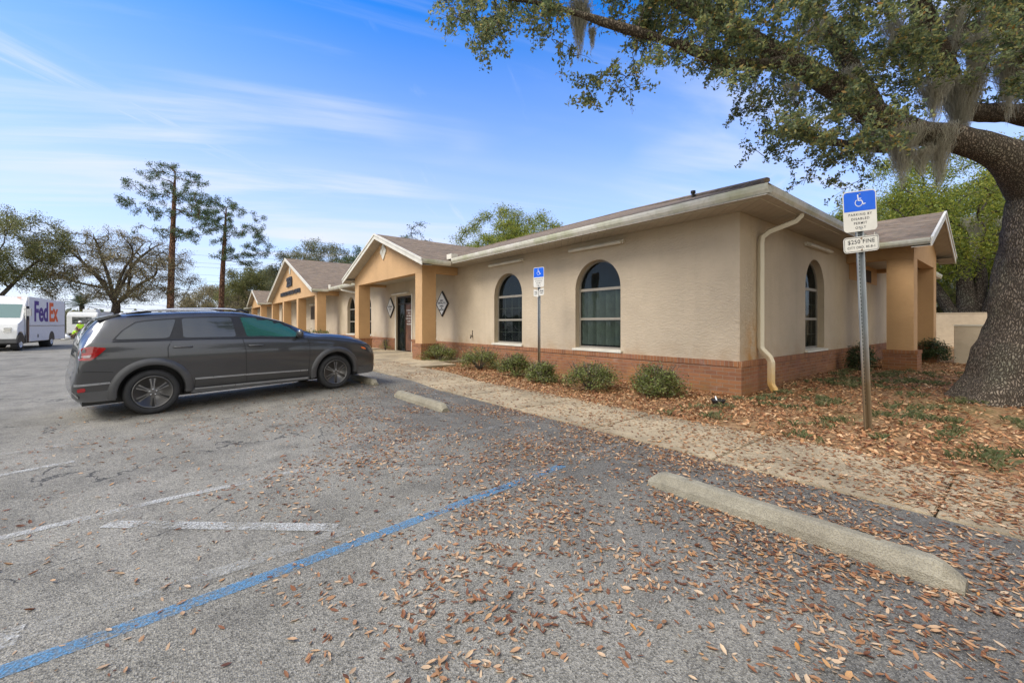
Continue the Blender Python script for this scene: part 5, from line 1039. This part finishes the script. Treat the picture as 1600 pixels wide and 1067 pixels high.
m.add(V, [tuple(range(ring)), tuple((len(XSt) - 1) * ring + k for k in range(ring))[::-1]] + [(i * ring + k, i * ring + (k + 1) % ring, (i + 1) * ring + (k + 1) % ring, (i + 1) * ring + k) for i in range(len(XSt) - 1) for k in range(ring)])
body = m.build('body', [M['car'], M['black']], car, world=False)
XR, XF, RW, RA = 0.0, 2.90, .345, .408
for (xc) in (XR, XF):
    c = MB(); 
    for s in (-1, 1): c.lathe([(RA, s * .56), (RA, s * 1.2)] if s > 0 else [(RA, -1.2), (RA, -.56)], lambda x, y, h: (xc + x, h, RW + y + .012), 64)
    co = c.build('cutter', M['black'], None, world=False); co.location = car.location; co.rotation_euler = car.rotation_euler
    md = body.modifiers.new('b', 'BOOLEAN'); md.object = co; md.operation = 'DIFFERENCE'; md.solver = 'EXACT'
    bpy.context.view_layer.update(); dg = bpy.context.evaluated_depsgraph_get(); nm_ = bpy.data.meshes.new_from_object(body.evaluated_get(dg)); body.modifiers.clear(); body.data = nm_; bpy.data.objects.remove(co)
body.data.name = 'body'; body.data.materials.clear(); body.data.materials.append(M['car']); body.data.materials.append(M['black'])
for p in body.data.polygons:
    c = p.center; p.material_index = 1 if (min(abs(math.hypot(c.x - XR, c.z - RW - .012) - RA), abs(math.hypot(c.x - XF, c.z - RW - .012) - RA)) < .02 and abs(p.normal.y) < .5 and .54 < abs(c.y)) or (abs(abs(c.y) - .56) < .004 and c.z < .85) else 0
body.data.shade_smooth()
try:
    bpy.context.view_layer.objects.active = body; 
    md = body.modifiers.new('w', 'WEIGHTED_NORMAL'); body.data.set_sharp_from_angle(angle=R(35))
except Exception as e: print(e)
def cdt(poly, step):
    n = len(poly); xs_ = [p[0] for p in poly]; zs_ = [p[1] for p in poly]; pts = [Vector(p) for p in poly]; x = min(xs_) + step * .5
    def inside(px, pz):
        c = False; j = n - 1
        for i in range(n):
            if (poly[i][1] > pz) != (poly[j][1] > pz) and px < (poly[j][0] - poly[i][0]) * (pz - poly[i][1]) / (poly[j][1] - poly[i][1]) + poly[i][0]: c = not c
            j = i
        return c
    while x < max(xs_):
        z = min(zs_) + step * .5
        while z < max(zs_):
            if inside(x, z): pts.append(Vector((x, z)))
            z += step
        x += step
    r = delaunay_2d_cdt(pts, [(i, (i + 1) % n) for i in range(n)], [], 1, 1e-5); return r[0], r[2]
def resample(poly, d=.04):
    out = []
    for a, b in zip(poly, poly[1:] + poly[:1]):
        k = max(1, int(math.dist(a, b) / d)); out += [(a[0] + (b[0] - a[0]) * i / k, a[1] + (b[1] - a[1]) * i / k) for i in range(k)]
    return out
def chaikin(poly, it=2, c=.8):
    for _ in range(it):
        out = []
        for a, b in zip(poly, poly[1:] + poly[:1]): out += [(c * a[0] + (1 - c) * b[0], c * a[1] + (1 - c) * b[1]), ((1 - c) * a[0] + c * b[0], (1 - c) * a[1] + c * b[1])]
        poly = out
    return poly
def patch(name, poly, off, mat, parent=None, step=.06, sides=(-1, 1), rounded=True, thick=.012, cr=.85):
    """a panel lying on the car's flank: side-view outline (x, z) mapped to the body surface"""
    pl = resample(chaikin(poly, 2, cr) if rounded else poly); vs, fs = cdt(pl, step); first = None
    for s in sides:
        m = MB(); V = [(v.x, s * (sideY(v.x, v.y) + off), v.y) for v in vs]; n = len(V); nb = len(pl)
        m.add(V + [(x, y - s * (off + thick), z) for x, y, z in V[:nb]], [tuple(f) for f in fs] + [(i, (i + 1) % nb, n + (i + 1) % nb, n + i) for i in range(nb)]); o = m.build(name, mat, parent or car, world=False, smooth=False); o.data.shade_smooth(); o.data.set_sharp_from_angle(angle=R(40)); first = first or o
    return first
# the dark glass-house strip and the panes over it
patch('window_frame', [(-.45, 1.152), (-.33, 1.30), (-.17, 1.428), (-.05, 1.452), (.36, 1.490), (.8, 1.506), (1.17, 1.510), (1.5, 1.494), (1.72, 1.455), (1.95, 1.395), (2.1, 1.315), (2.25, 1.21), (2.30, 1.10), (2.2, 1.09), (1.3, 1.128), (.2, 1.148)], .004, M['black'], cr=.93)
patch('rear_quarter_window', [(-.41, 1.172), (-.31, 1.300), (-.16, 1.410), (-.05, 1.432), (.33, 1.466), (.215, 1.168)], .008, M['carglass'], cr=.93)
patch('rear_door_window', [(.395, 1.165), (.405, 1.478), (1.10, 1.490), (1.135, 1.150)], .008, M['carglass'], cr=.95)
patch('front_door_window', [(1.30, 1.145), (1.245, 1.490), (1.5, 1.476), (1.70, 1.438), (1.90, 1.380), (2.05, 1.295), (2.15, 1.20), (2.17, 1.108)], .008, M['frontglass'], cr=.95)
m = MB()     # seams as thin dark strips
def seam(pts, w=.0055, off=.0015):
    for s in (-1, 1):
        P = []
        for a, b in zip(pts[:-1], pts[1:]):
            k = max(1, int(math.dist(a, b) / .04)); P += [(a[0] + (b[0] - a[0]) * i / k, a[1] + (b[1] - a[1]) * i / k) for i in range(k)]
        P.append(pts[-1]); V = []
        for i, p in enumerate(P):
            a = Vector(P[max(i - 1, 0)]); b = Vector(P[min(i + 1, len(P) - 1)]); t = (b - a).normalized(); n_ = Vector((-t.y, t.x)) * w
            for sg_ in (1, -1): x, z = p[0] + n_.x * sg_, p[1] + n_.y * sg_; V.append((x, s * (sideY(x, z) + off), z))
        m.add(V, [(2 * i, 2 * i + 1, 2 * i + 3, 2 * i + 2) for i in range(len(P) - 1)])
seam([(.25, 1.145), (.19, 1.02), (.19, .86)]); seam([(1.225, 1.12), (1.265, .90), (1.275, .36)]); seam([(2.34, 1.08), (2.37, .95), (2.37, .75), (2.34, .36)]); seam([(.53, .345), (2.33, .335)]); seam([(-.84, .72), (-.7, .73), (-.44, .70)]); seam([(.54, .50), (.52, .345)]); seam([(-.80, .89), (-.79, .73)]); seam([(2.45, 1.06), (2.9, 1.04), (3.3, .985), (3.56, .92)], .003)
m.build('panel_gap', M['black'], car, world=False)
patch('belt_trim', [(-.44, 1.134), (.3, 1.132), (1.3, 1.120), (2.28, 1.082), (2.28, 1.096), (1.3, 1.134), (.3, 1.146), (-.44, 1.148)], .008, M['black'], rounded=False)
patch('side_strip', [(.53, .475), (1.3, .462), (2.33, .432), (2.33, .456), (1.3, .488), (.53, .502)], .012, M['satin'], rounded=False); patch('rocker_cladding', [(.47, .262), (1.4, .26), (2.36, .258), (2.36, .315), (1.4, .328), (.52, .335)], .010, M['cladding'], rounded=False); patch('rocker_strip', [(.53, .312), (2.33, .282), (2.33, .300), (.53, .336)], .022, M['satin'], rounded=False)
def flare(xc, a0, a1, name='fender_flare'):
    zc = RW + .012
    for s in (-1, 1):
        m = MB(); V = []; A = np.linspace(R(a0), R(a1), 44); prof = [(.402, .0), (.406, .022), (.422, .030), (.462, .028), (.496, .018), (.512, .003)]
        for a in A:
            for r, o in prof:
                x, z = xc + r * math.cos(a), zc + r * math.sin(a) * (1.0 if z_ok else 1); V.append((x, s * (sideY(x, max(z, .27)) + o - (.05 if r == .402 else 0)), z))
        n = len(prof); m.add(V, [(i * n + k, i * n + k + 1, (i + 1) * n + k + 1, (i + 1) * n + k) for i in range(len(A) - 1) for k in range(n - 1)]); o = m.build(name, M['car_clad'], car, world=False, smooth=True)
z_ok = True; M['car_clad'] = plain('grey_flare', (.085, .085, .088), .36, .4)
flare(XR, -8, 186); flare(XF, -6, 190)
patch('tail_lamp', [(-.765, 1.06), (-.66, 1.085), (-.50, 1.055), (-.58, .965), (-.67, .885), (-.785, .895), (-.785, .98)], .012, M['tail_red'], cr=.9)
patch('tail_lamp_lens', [(-.785, .955), (-.66, .965), (-.68, .930), (-.785, .922)], .016, M['tail_clear'], rounded=False)
patch('bumper_strip', [(-.84, .525), (-.47, .535), (-.48, .56), (-.84, .555)], .010, M['satin'], rounded=False); patch('reflector', [(-.81, .495), (-.73, .50), (-.73, .445), (-.81, .44)], .010, M['tail_red']); patch('rear_bumper_cladding', [(-.86, .44), (-.43, .44), (-.42, .285), (-.8, .30), (-.86, .37)], .006, M['cladding'], rounded=False); patch('bumper_strip', [(-.86, .455), (-.80, .375), (-.80, .35), (-.86, .42)], .014, M['chrome'], rounded=False)
patch('headlamp', [(3.50, .915), (3.72, .86), (3.84, .77), (3.84, .66), (3.68, .70), (3.54, .80)], .008, M['headlamp']); patch('marker_lamp', [(3.46, .835), (3.56, .815), (3.60, .765), (3.50, .79)], .014, M['amber']); patch('front_cladding', [(3.38, .40), (3.90, .42), (3.89, .33), (3.78, .25), (3.39, .25)], .008, M['cladding'], rounded=False)
# windscreen, back light, roof rails, spoiler, mirror, handles, wiper
def topstrip(name, x0, x1, inset, mat, off=.006, y0f=None):
    m = MB(); X = np.linspace(x0, x1, 26); V = []
    for x in X:
        s = section(x)[-5:]; P = [(-(y), z) for y, z in s] + [(y, z) for y, z in s[-2::-1]]; ys = [p[0] for p in P]; w = s[0][0] - inset
        for t in np.linspace(-1, 1, 17): y = t * w; V.append((x, y, float(np.interp(y, ys, [p[1] for p in P])) + off))
    m.add(V, [(i * 17 + k, i * 17 + k + 1, (i + 1) * 17 + k + 1, (i + 1) * 17 + k) for i in range(25) for k in range(16)]); return m.build(name, mat, car, world=False, smooth=True)
topstrip('windscreen', 1.50, 2.50, .015, M['carglass']); topstrip('rear_window', -.77, -.56, .03, M['carglass'], .008)
for s in (-1, 1):
    m = MB(); X = np.linspace(-.22, 1.32, 30); m.tube([(x, s * (.62), kf(x)[0] + .006 + .036 * min(1, (x + .22) / .2, (1.32 - x) / .2)) for x in X], .014, 8); rl = m.build('roof_rail', M['rail_silver'], car, world=False, smooth=True)
    m = MB()
    for x, dx in ((-.26, .30), (1.14, .26)): m.tube([(x, s * .622, kf(x)[0] + .006), (x + dx * .5, s * .622, kf(x)[0] + .026), (x + dx, s * .622, kf(x + dx)[0] + .01)], [.012, .024, .012], 8)
    m.build('rail_foot', M['black'], rl, world=False, smooth=True)
    m = MB(); yb = sideY(2.14, 1.12); m.tube([(2.16, s * (yb - .03), 1.11), (2.15, s * (yb + .09), 1.13)], [.035, .028], 8); mi_ = m.build('mirror', M['black'], car, world=False, smooth=True)
    m = MB(); m.lathe([(.02, -.09), (.072, -.075), (.088, -.01), (.085, .05), (.06, .085), (.02, .10)], lambda x, y, h: (2.13 + x * .62 + .02, s * (yb + .145 + h * .95), 1.165 + y * .95), 20); m.build('mirror_shell', M['car'], mi_, world=False, smooth=True)
    for x0, z0 in ((.26, 1.020), (1.31, .985)):
        m = MB(); y = s * (sideY(x0, z0) + .022); m.tube([(x0, s * (sideY(x0, z0) + .002), z0), (x0 + .02, y, z0), (x0 + .12, y + s * .006, z0 - .001), (x0 + .22, y, z0 - .004), (x0 + .24, s * (sideY(x0 + .24, z0) + .002), z0 - .004)], .014, 8); m.build('door_handle', M['cladding'], car, world=False, smooth=True)
m = MB(); m.prism([(-.60, 1.480), (-.45, 1.530), (-.30, 1.560), (-.36, 1.52), (-.56, 1.452)], -.60, .60, lambda u, v, w: (u, w, v)); m.build('spoiler', M['car'], car, world=False, bevel=.006)
m = MB(); m.tube([(2.38, -.5, 1.235), (2.45, -.1, 1.215), (2.46, .3, 1.21)], .009, 6); m.build('wiper', M['black'], car, world=False)
# wheels: tyre, rim with six split spokes, nuts
def wheel(x, s, first):
    f = lambda a, b, h: (x + a, s * (.870 + h), RW + b)
    tr = [(.235, -.20), (.29, -.215), (.33, -.205), (.342, -.17), (.3455, -.10), (.342, -.035), (.330, -.006), (.305, .006), (.275, .006), (.252, -.004), (.243, -.02)]
    m = MB(); m.lathe(tr, f, 64); w = m.build('wheel', M['rubber'], car, world=False, smooth=True)
    m = MB(); m.lathe([(.250, -.004), (.244, .004), (.234, .003), (.226, -.02), (.218, -.12)], f, 56); m.lathe([(.0, -.115), (.226, -.12)], f, 56)
    rim = m.build('rim', M['rim'], w, world=False, smooth=True)
    sp = MB()
    gr = MB()
    for k in range(6):
        a = math.pi / 2 + k * math.pi / 3; rot = lambda P: [(r * math.cos(a) - t * math.sin(a), r * math.sin(a) + t * math.cos(a)) for r, t in P]; lift = lambda u, v: .016 * (1 - math.hypot(u, v) / .24)
        sp.prism(rot([(.04, -.024), (.04, .024), (.13, .026), (.237, .052), (.237, -.052), (.13, -.026)]), -.05, -.006, lambda u, v, q: f(u, v, q + lift(u, v)))
        gr.prism(rot([(.09, -.005), (.09, .005), (.225, .018), (.225, -.018)]), -.0045, -.0035, lambda u, v, q: f(u, v, q + lift(u, v)))
    gr.build('spoke_recess', M['black'], rim, world=False)
    sp.lathe([(.06, -.06), (.058, -.002), (.03, .004), (.0, .005)], f, 24); sp.build('spoke', M['rim'], rim, world=False, bevel=.003)
    nt = MB()
    for k in range(5): a = k * 1.2566 + .3; nt.lathe([(.010, .0), (.010, .012), (.0, .014)], lambda u, v, h: f(u + .045 * math.cos(a), v + .045 * math.sin(a), h), 8)
    nt.build('wheel_nut', M['chrome'], rim, world=False)
for x in (XR, XF):
    for s in (-1, 1): wheel(x, s, True)
m = MB(); m.box(-.75, 3.6, -.54, .54, .20, .30); m.build('underbody', M['black'], car, world=False)
# ------------------------------------------------------------------ the delivery truck: local +x is backwards along its flank
tu = Vector((-.9976, .0698, 0)); tr_a = math.atan2(tu.y, tu.x)
TO = Vector((-32.67, -6.42, 0)); truck = thing('delivery_truck', 'white box delivery truck with purple and orange lettering, at the left edge of the lot', 'truck', TO, tr_a)
WT_ = 2.35      # flank at local y = 0 faces the camera; the body extends to local y = +WT_ (towards -Y world)
tn = Vector((-tu.y, tu.x, 0)); sgn = 1 if tn.dot(Vector((0, -1, 0))) > 0 else -1
Y = lambda y: sgn * y
def tb(name, mat, boxes, parent=None, bevel=0):
    m = MB()
    for (x0, x1, y0, y1, z0, z1) in boxes: m.box(x0, x1, *sorted((Y(y0), Y(y1))), z0, z1)
    return m.build(name, mat, parent or truck, world=False, bevel=bevel)
m = MB()
m.prism([(1.05, .42), (7.13, .42), (7.13, 2.82), (1.2, 2.86), (1.05, 2.84)], Y(.0), Y(WT_), lambda u, v, w: (u, w, v)); m.build('box_body', M['white'], truck, world=False, bevel=.03)
m = MB(); m.prism([(-.35, .58), (-.33, 1.05), (-.22, 1.38), (.30, 1.58), (.42, 1.66), (.80, 2.44), (1.06, 2.82), (1.06, .42), (.52, .42), (.50, .70), (.30, .95), (-.05, .98), (-.30, .80)], Y(.04), Y(WT_ - .04), lambda u, v, w: (u, w, v)); m.build('cab', M['white'], truck, world=False, bevel=.02)
m = MB(); m.prism([(.45, 1.69), (.80, 2.40), (.775, 2.42), (.425, 1.71)], Y(.16), Y(WT_ - .16), lambda u, v, w: (u, w, v)); m.build('windscreen', M['truckglass'], truck, world=False)
tb('bumper', M['cladding'], [(-.52, -.30, .0, WT_, .40, .62)], bevel=.02); tb('grille', M['black'], [(-.345, -.30, .75, WT_ - .75, .72, 1.2)]); tb('bow_tie_badge', M['amber'], [(-.36, -.345, 1.0, 1.35, .92, 1.0)])
for y in (.22, WT_ - .50): hl_ = tb('headlight', M['chrome'], [(-.365, -.30, y, y + .28, .93, 1.20)], bevel=.02); tb('lens', M['signwhite'], [(-.375, -.366, y + .04, y + .24, .97, 1.16)], hl_)
for y in (.25, 1.1, 1.9): tb('marker_light', M['amber'], [(.93, .98, y, y + .14, 2.76, 2.80)])
dr = tb('door', M['dark'], [(.62, 1.0, -.012, .03, .40, 2.32)]); tb('door_frame', M['chrome'], [(.58, .62, -.02, .03, .40, 2.34), (1.0, 1.04, -.02, .03, .40, 2.34)], dr); tb('grab_panel', M['wood'], [(.80, .98, -.022, -.013, .42, 1.6)], dr)
tb('mirror', M['satin'], [(.45, .52, -.24, -.07, 1.80, 2.18), (.47, .50, -.07, .05, 2.14, 2.17), (.47, .50, -.07, .05, 1.80, 1.83)])
tb('mirror', M['black'], [(.45, .52, WT_ + .14, WT_ + .34, 1.75, 2.2), (.47, .50, WT_, WT_ + .14, 2.16, 2.2)])
tb('body_rail', M['satin'], [(1.1, 7.12, -.015, -.001, 1.26, 1.30), (7.08, 7.14, -.02, .04, .42, 2.8)]); tb('fuel_cap', M['black'], [(2.3, 2.42, -.012, -.002, .62, .80)]); tb('chassis', M['black'], [(.2, 7.0, .5, WT_ - .5, .30, .42)])
def twheel(x, y, r, w):
    f = lambda a, b, h: (x + a, Y(y + h), r + b); m = MB(); m.lathe([(r * .6, 0), (r * .95, .0), (r, .03), (r, w - .03), (r * .95, w), (r * .6, w)], f, 36); wh = m.build('wheel', M['rubber'], truck, world=False, smooth=True)
    m = MB(); m.lathe([(r * .62, -.012), (r * .55, -.02), (r * .42, .03), (r * .2, .03), (r * .18, -.03), (0, -.03)], f, 28); m.build('rim', M['white'], wh, world=False, smooth=True)
for y in (.02, WT_ - .27): twheel(0.0, y, .40, .25)
for y in (.02, WT_ - .47): twheel(4.64, y, .40, .45)
m = MB(); f = lambda u, v, w: (u, Y(w), v)
for xc, rr in ((4.64, .50), (.0, .48)):
    P = [(xc + rr * math.cos(a), .42 + rr * math.sin(a) * 1.05) for a in np.linspace(0, math.pi, 20)]; m.prism(P, -.006, .02 if xc > 1 else .05, f)
m.build('wheel_arch', M['black'], truck, world=False)
def truck_text(s, x, z, size, xs_, mat):
    t = MB(); add_text(t, s, size, lambda a, b, c: (x + a, Y(-.006 - c), z + b), .045, depth=.004, align='LEFT', xscale=xs_); t.build('lettering', mat, truck, world=False)
M['purple'] = plain('purple_vinyl', (.06, .02, .22), .5); M['orangev'] = plain('orange_vinyl', (.80, .12, .02), .5)
truck_text('Fed', 1.75, 2.02, 1.55, 1.0, M['purple']); truck_text('Ex', 4.15, 2.02, 1.55, 1.0, M['orangev'])
truck_text_small = MB(); add_text(truck_text_small, 'Ex', .34, lambda a, b, c: (.15 - b * .35, Y(1.15 - a), 1.53 + b * .0 + c + .004 + (.15 - b * .35 - .30) * .38 + .06), .01, depth=.002); truck_text_small.build('bonnet_lettering', M['orangev'], truck, world=False)
# ------------------------------------------------------------------ camper van behind the car
vt = thing('camper_van', 'white boxy camper van with a roof air unit, parked beyond the grey car', 'van', gp(146, 44), R(172))
m = MB(); m.prism([(-3.2, .45), (-3.2, 2.2), (-2.9, 2.55), (2.0, 2.62), (2.6, 2.3), (3.0, 1.5), (3.6, 1.25), (3.65, .5)], -1.1, 1.1, lambda u, v, w: (u, w, v)); m.build('body', M['white'], vt, world=False, bevel=.06)
m = MB(); m.box(-1.2, .2, -.5, .5, 2.6, 2.88); m.build('roof_air_unit', M['white'], vt, world=False, bevel=.03); m = MB()
for s in (-1, 1):
    for x0, x1 in ((-2.5, -1.4), (-.6, .6), (1.3, 2.1)): m.box(x0, x1, min(s * 1.1, s * 1.112), max(s * 1.1, s * 1.112), 1.5, 2.1)
m.box(-3.21, -3.2, -.7, .7, 1.35, 2.05); m.build('side_window', M['carglass'], vt, world=False); m = MB(); m.prism([(2.66, 2.22), (3.02, 1.56), (3.04, 1.58), (2.68, 2.24)], -.9, .9, lambda u, v, w: (u, w, v)); m.build('windscreen', M['carglass'], vt, world=False)
for x in (-2.2, 2.6):
    for s in (-1, 1):
        m = MB(); m.lathe([(.2, 0), (.36, 0), (.38, .05), (.38, .2), (.36, .24), (.2, .24)], lambda a, b, h: (x + a, s * (.88 + h), .38 + b), 24); m.build('wheel', M['rubber'], vt, world=False, smooth=True)
# small distant cars
def far_car(label, p, rz, mat):
    t = thing('parked_car', label, 'car', p, rz, 'cars parked far across the road'); m = MB(); m.prism([(-2.2, .3), (-2.25, .85), (-1.7, 1.0), (-1.1, 1.42), (.5, 1.45), (1.2, 1.0), (2.1, .85), (2.25, .35)], -.85, .85, lambda u, v, w: (u, w, v)); m.build('body', mat, t, world=False, bevel=.06)
    m = MB(); m.prism([(-1.45, 1.0), (-1.0, 1.34), (.42, 1.37), (.95, 1.02)], -.86, .86, lambda u, v, w: (u, w, v)); m.build('window', M['carglass'], t, world=False)
    for x in (-1.4, 1.4):
        for s in (-1, 1): m = MB(); m.lathe([(.12, 0), (.32, 0), (.32, .2), (.12, .2)], lambda a, b, h: (x + a, s * (.68 + h), .32 + b), 20); m.build('wheel', M['rubber'], t, world=False, smooth=True)
far_car('white saloon far off, in the gap right of the delivery truck', gp(103, 88), R(105), M['white']); far_car('dark saloon far off, beside the white one behind the green bush', gp(122, 92), R(105), M['cladding']); far_car('pale grey saloon far off, glimpsed left of the camper van', gp(113, 76), R(100), M['satin'])
fb_ = thing('brick_building', 'low brown brick building far behind the green bush', 'building', gp(100, 120), R(100)); m = MB(); m.box(-9, 9, -4, 4, 0, 3.2); m.build('wall', M['brick'], fb_, world=False); m = MB(); m.prism([(-4.6, 3.2), (4.6, 3.2), (0, 5.0)], -9.5, 9.5, lambda u, v, w: (w, u, v)); m.build('roof', M['shingle'], fb_, world=False); m = MB()
for x in (-6, -2, 2, 6): m.box(x - .6, x + .6, 4.0, 4.03, 1, 2.3); m.box(x - .6, x + .6, -4.03, -4.0, 1, 2.3)
m.build('side_window', M['carglass'], fb_, world=False)
# ------------------------------------------------------------------ people
def skin(name, joints, edges, mat, parent, root=0, sub=2):
    me = bpy.data.meshes.new(name); me.from_pydata([j[0] for j in joints], edges, []); o = bpy.data.objects.new(name, me); col.objects.link(o)
    md = o.modifiers.new('s', 'SKIN'); 
    for i, j in enumerate(joints): r = j[1]; me.skin_vertices[0].data[i].radius = (r, r) if isinstance(r, float) else r
    me.skin_vertices[0].data[root].use_root = True; sb_ = o.modifiers.new('u', 'SUBSURF'); sb_.levels = sub; sb_.render_levels = sub; bpy.context.view_layer.update(); dg = bpy.context.evaluated_depsgraph_get(); nm_ = bpy.data.meshes.new_from_object(o.evaluated_get(dg)); bpy.data.objects.remove(o); nm_.materials.clear(); ob = link(name, nm_, mat, parent, True); return ob
def figure(label, p, rz, J, shirt_j, hat, k=1.0):
    t = thing('person', label, 'person', p, rz)
    names = list(J); idx = {n: i for i, n in enumerate(names)}; E_ = [('pelvis', 'belly'), ('belly', 'chest'), ('chest', 'neck'), ('neck', 'head'), ('head', 'crown')]
    for s in 'LR':
        E_ += [('chest', 'sh' + s), ('sh' + s, 'el' + s), ('el' + s, 'wr' + s), ('wr' + s, 'pa' + s), ('pelvis', 'hip' + s), ('hip' + s, 'kn' + s), ('kn' + s, 'an' + s), ('an' + s, 'to' + s)]
    JJ = [(tuple(k * q for q in J[n][0]), J[n][1] if isinstance(J[n][1], float) else J[n][1]) for n in names]; ED = [(idx[a], idx[b]) for a, b in E_]
    # five fingers on each hand, rooted in the palm
    for s in 'LR':
        pa = Vector(JJ[idx['pa' + s]][0]); wr = Vector(JJ[idx['wr' + s]][0]); d = (pa - wr).normalized(); sd_ = d.cross(Vector((0, 1, 0))).normalized() if abs(d.y) < .9 else Vector((1, 0, 0))
        for q, (o_, L_) in enumerate(((-.030, .07), (-.010, .085), (.010, .08), (.030, .065), (.045, .05))):
            a = pa + sd_ * o_ + d * (.02 if q < 4 else -.01); b = a + (d * (1 if q < 4 else .6) + sd_ * (.05 * (q - 1.5) if q < 4 else .7)).normalized() * L_; i0 = len(JJ); JJ += [(tuple(a), .009), (tuple((a + b) / 2 + Vector((0, .006, 0))), .0085), (tuple(b), .007)]; ED += [(idx['pa' + s], i0), (i0, i0 + 1), (i0 + 1, i0 + 2)]
    skin('body', JJ, ED, M['skin'], t, idx['pelvis'])
    g = lambda n, dr=.018: (tuple(k * q for q in J[n][0]), tuple(x + dr for x in J[n][1]) if isinstance(J[n][1], tuple) else J[n][1] + dr)
    mid = lambda a, b, f, r: (tuple(k * (J[a][0][i] * (1 - f) + J[b][0][i] * f) for i in range(3)), r)
    SH = [g('pelvis', .012), g('belly'), g('chest'), mid('chest', 'neck', .6, .075)]; ES = [(0, 1), (1, 2), (2, 3)]
    for s in 'LR': i = len(SH); SH += [g('sh' + s), mid('sh' + s, 'el' + s, .75, .062)]; ES += [(2, i), (i, i + 1)]
    skin('shirt', SH, ES, M['hivis'], t, 0)
    TR_ = [g('pelvis', .02)]; ET = []
    for s in 'LR': i = len(TR_); TR_ += [g('hip' + s), g('kn' + s), mid('kn' + s, 'an' + s, .9, .065)]; ET += [(0, i), (i, i + 1), (i + 1, i + 2)]
    skin('trousers', TR_, ET, M['trouser'], t, 0)
    SB = []; EB = []
    for s in 'LR': i = len(SB); SB += [g('an' + s, .012), g('to' + s, .014)]; EB += [(i, i + 1)]
    for i in (0, 2): o_ = skin('boot', SB[i:i + 2], [(0, 1)], M['black'], t, 0)
    hd = Vector(JJ[idx['head']][0]); m = MB(); m.lathe([(.125, 0), (.118, .04), (.09, .09), (.04, .118), (0, .122)], lambda x, y, h: (hd.x + x, hd.y + y, hd.z + .035 + h), 24); m.lathe([(.155, -.006), (.15, .004), (.11, .01)], lambda x, y, h: (hd.x + x, hd.y + y + .01, hd.z + .035 + h), 24); m.build('hard_hat' if hat else 'hair', M['white'] if hat else M['hair'], t, world=False, smooth=True)
    m = MB(); 
    for s in (-1, 1): m.lathe([(.0, -.012), (.012, 0), (0, .012)], lambda x, y, h: (hd.x + s * .035 + x, hd.y - .098 + h, hd.z - .0 + y), 10)
    m.build('eye', M['ink'], t, world=False); m = MB(); m.tube([(hd.x, hd.y - .095, hd.z - .005), (hd.x, hd.y - .125, hd.z - .04)], [.010, .016], 8); m.tube([(hd.x - .025, hd.y - .098, hd.z - .072), (hd.x + .025, hd.y - .098, hd.z - .072)], .006, 6)
    m.build('nose_and_mouth', M['skin'], t, world=False, smooth=True); return t
JS = dict(pelvis=((0, 0, .95), (.15, .11)), belly=((0, -.02, 1.12), (.145, .105)), chest=((0, -.05, 1.33), (.165, .12)), neck=((0, -.06, 1.50), .055), head=((0, -.08, 1.60), (.085, .10)), crown=((0, -.075, 1.69), (.07, .08)),
          shL=((-.19, -.04, 1.40), .06), elL=((-.27, -.08, 1.14), .045), wrL=((-.24, -.26, .97), .032), paL=((-.23, -.33, .94), (.035, .018)), shR=((.19, -.04, 1.40), .06), elR=((.28, -.06, 1.14), .045), wrR=((.25, -.25, 1.0), .032), paR=((.24, -.33, .98), (.035, .018)),
          hipL=((-.10, 0, .88), .09), knL=((-.12, -.03, .50), .06), anL=((-.12, .02, .09), .042), toL=((-.13, -.14, .04), .04), hipR=((.10, 0, .88), .09), knR=((.13, -.04, .50), .06), anR=((.13, .02, .09), .042), toR=((.14, -.14, .04), .04))
figure('standing person in a hi-vis yellow T-shirt and white hard hat beyond the grey car', gp(126, 36), R(125 + 180), JS, None, True, .92)
JK = dict(pelvis=((0, .10, .32), (.15, .11)), belly=((0, .02, .48), (.14, .105)), chest=((0, -.14, .66), (.16, .12)), neck=((0, -.22, .80), .055), head=((0, -.27, .89), (.085, .10)), crown=((0, -.28, .98), (.07, .08)),
          shL=((-.18, -.16, .72), .06), elL=((-.24, -.36, .52), .045), wrL=((-.18, -.50, .34), .032), paL=((-.17, -.55, .28), (.035, .018)), shR=((.18, -.16, .72), .06), elR=((.25, -.36, .52), .045), wrR=((.18, -.50, .34), .032), paR=((.17, -.55, .28), (.035, .018)),
          hipL=((-.12, .08, .30), .09), knL=((-.20, -.30, .46), .062), anL=((-.17, .0, .09), .042), toL=((-.18, -.16, .04), .04), hipR=((.12, .08, .30), .09), knR=((.20, -.26, .30), .062), anR=((.17, .12, .09), .042), toR=((.18, -.02, .04), .04))
figure('person crouching low in a hi-vis yellow shirt, left of the standing worker', gp(116, 38), R(150), JK, None, False, 1.0)
# bags on the ground behind the truck
def bag(label, p, r, mat, seed):
    t = MB(); V = []
    def f(u, v):
        a = u * 2 * math.pi; b = (v - .5) * math.pi; d = Vector((math.cos(a) * math.cos(b), math.sin(a) * math.cos(b), math.sin(b) * .7)); k = r * (1 + .3 * noise.noise(d * 1.8 + Vector((seed, 0, 0))) + .12 * noise.noise(d * 6)); return tuple(Vector(p) + d * k + Vector((0, 0, r * .6)) + (Vector((0, 0, r * .45)) if v > .97 else Vector()))
    t.grid(f, 24, 14); return tag(t.build('bag', mat, smooth=True), label, 'bag', 'bags on the ground')
bag('white plastic bag on the ground behind the truck', gp(103, 36), .30, M['white'], 3); bag('black refuse sack on the ground just behind the truck tailboard', gp(99.5, 37.5), .36, M['black'], 8); bag('second, smaller white bag nearer the crouching worker', gp(110, 38), .2, M['white'], 12)
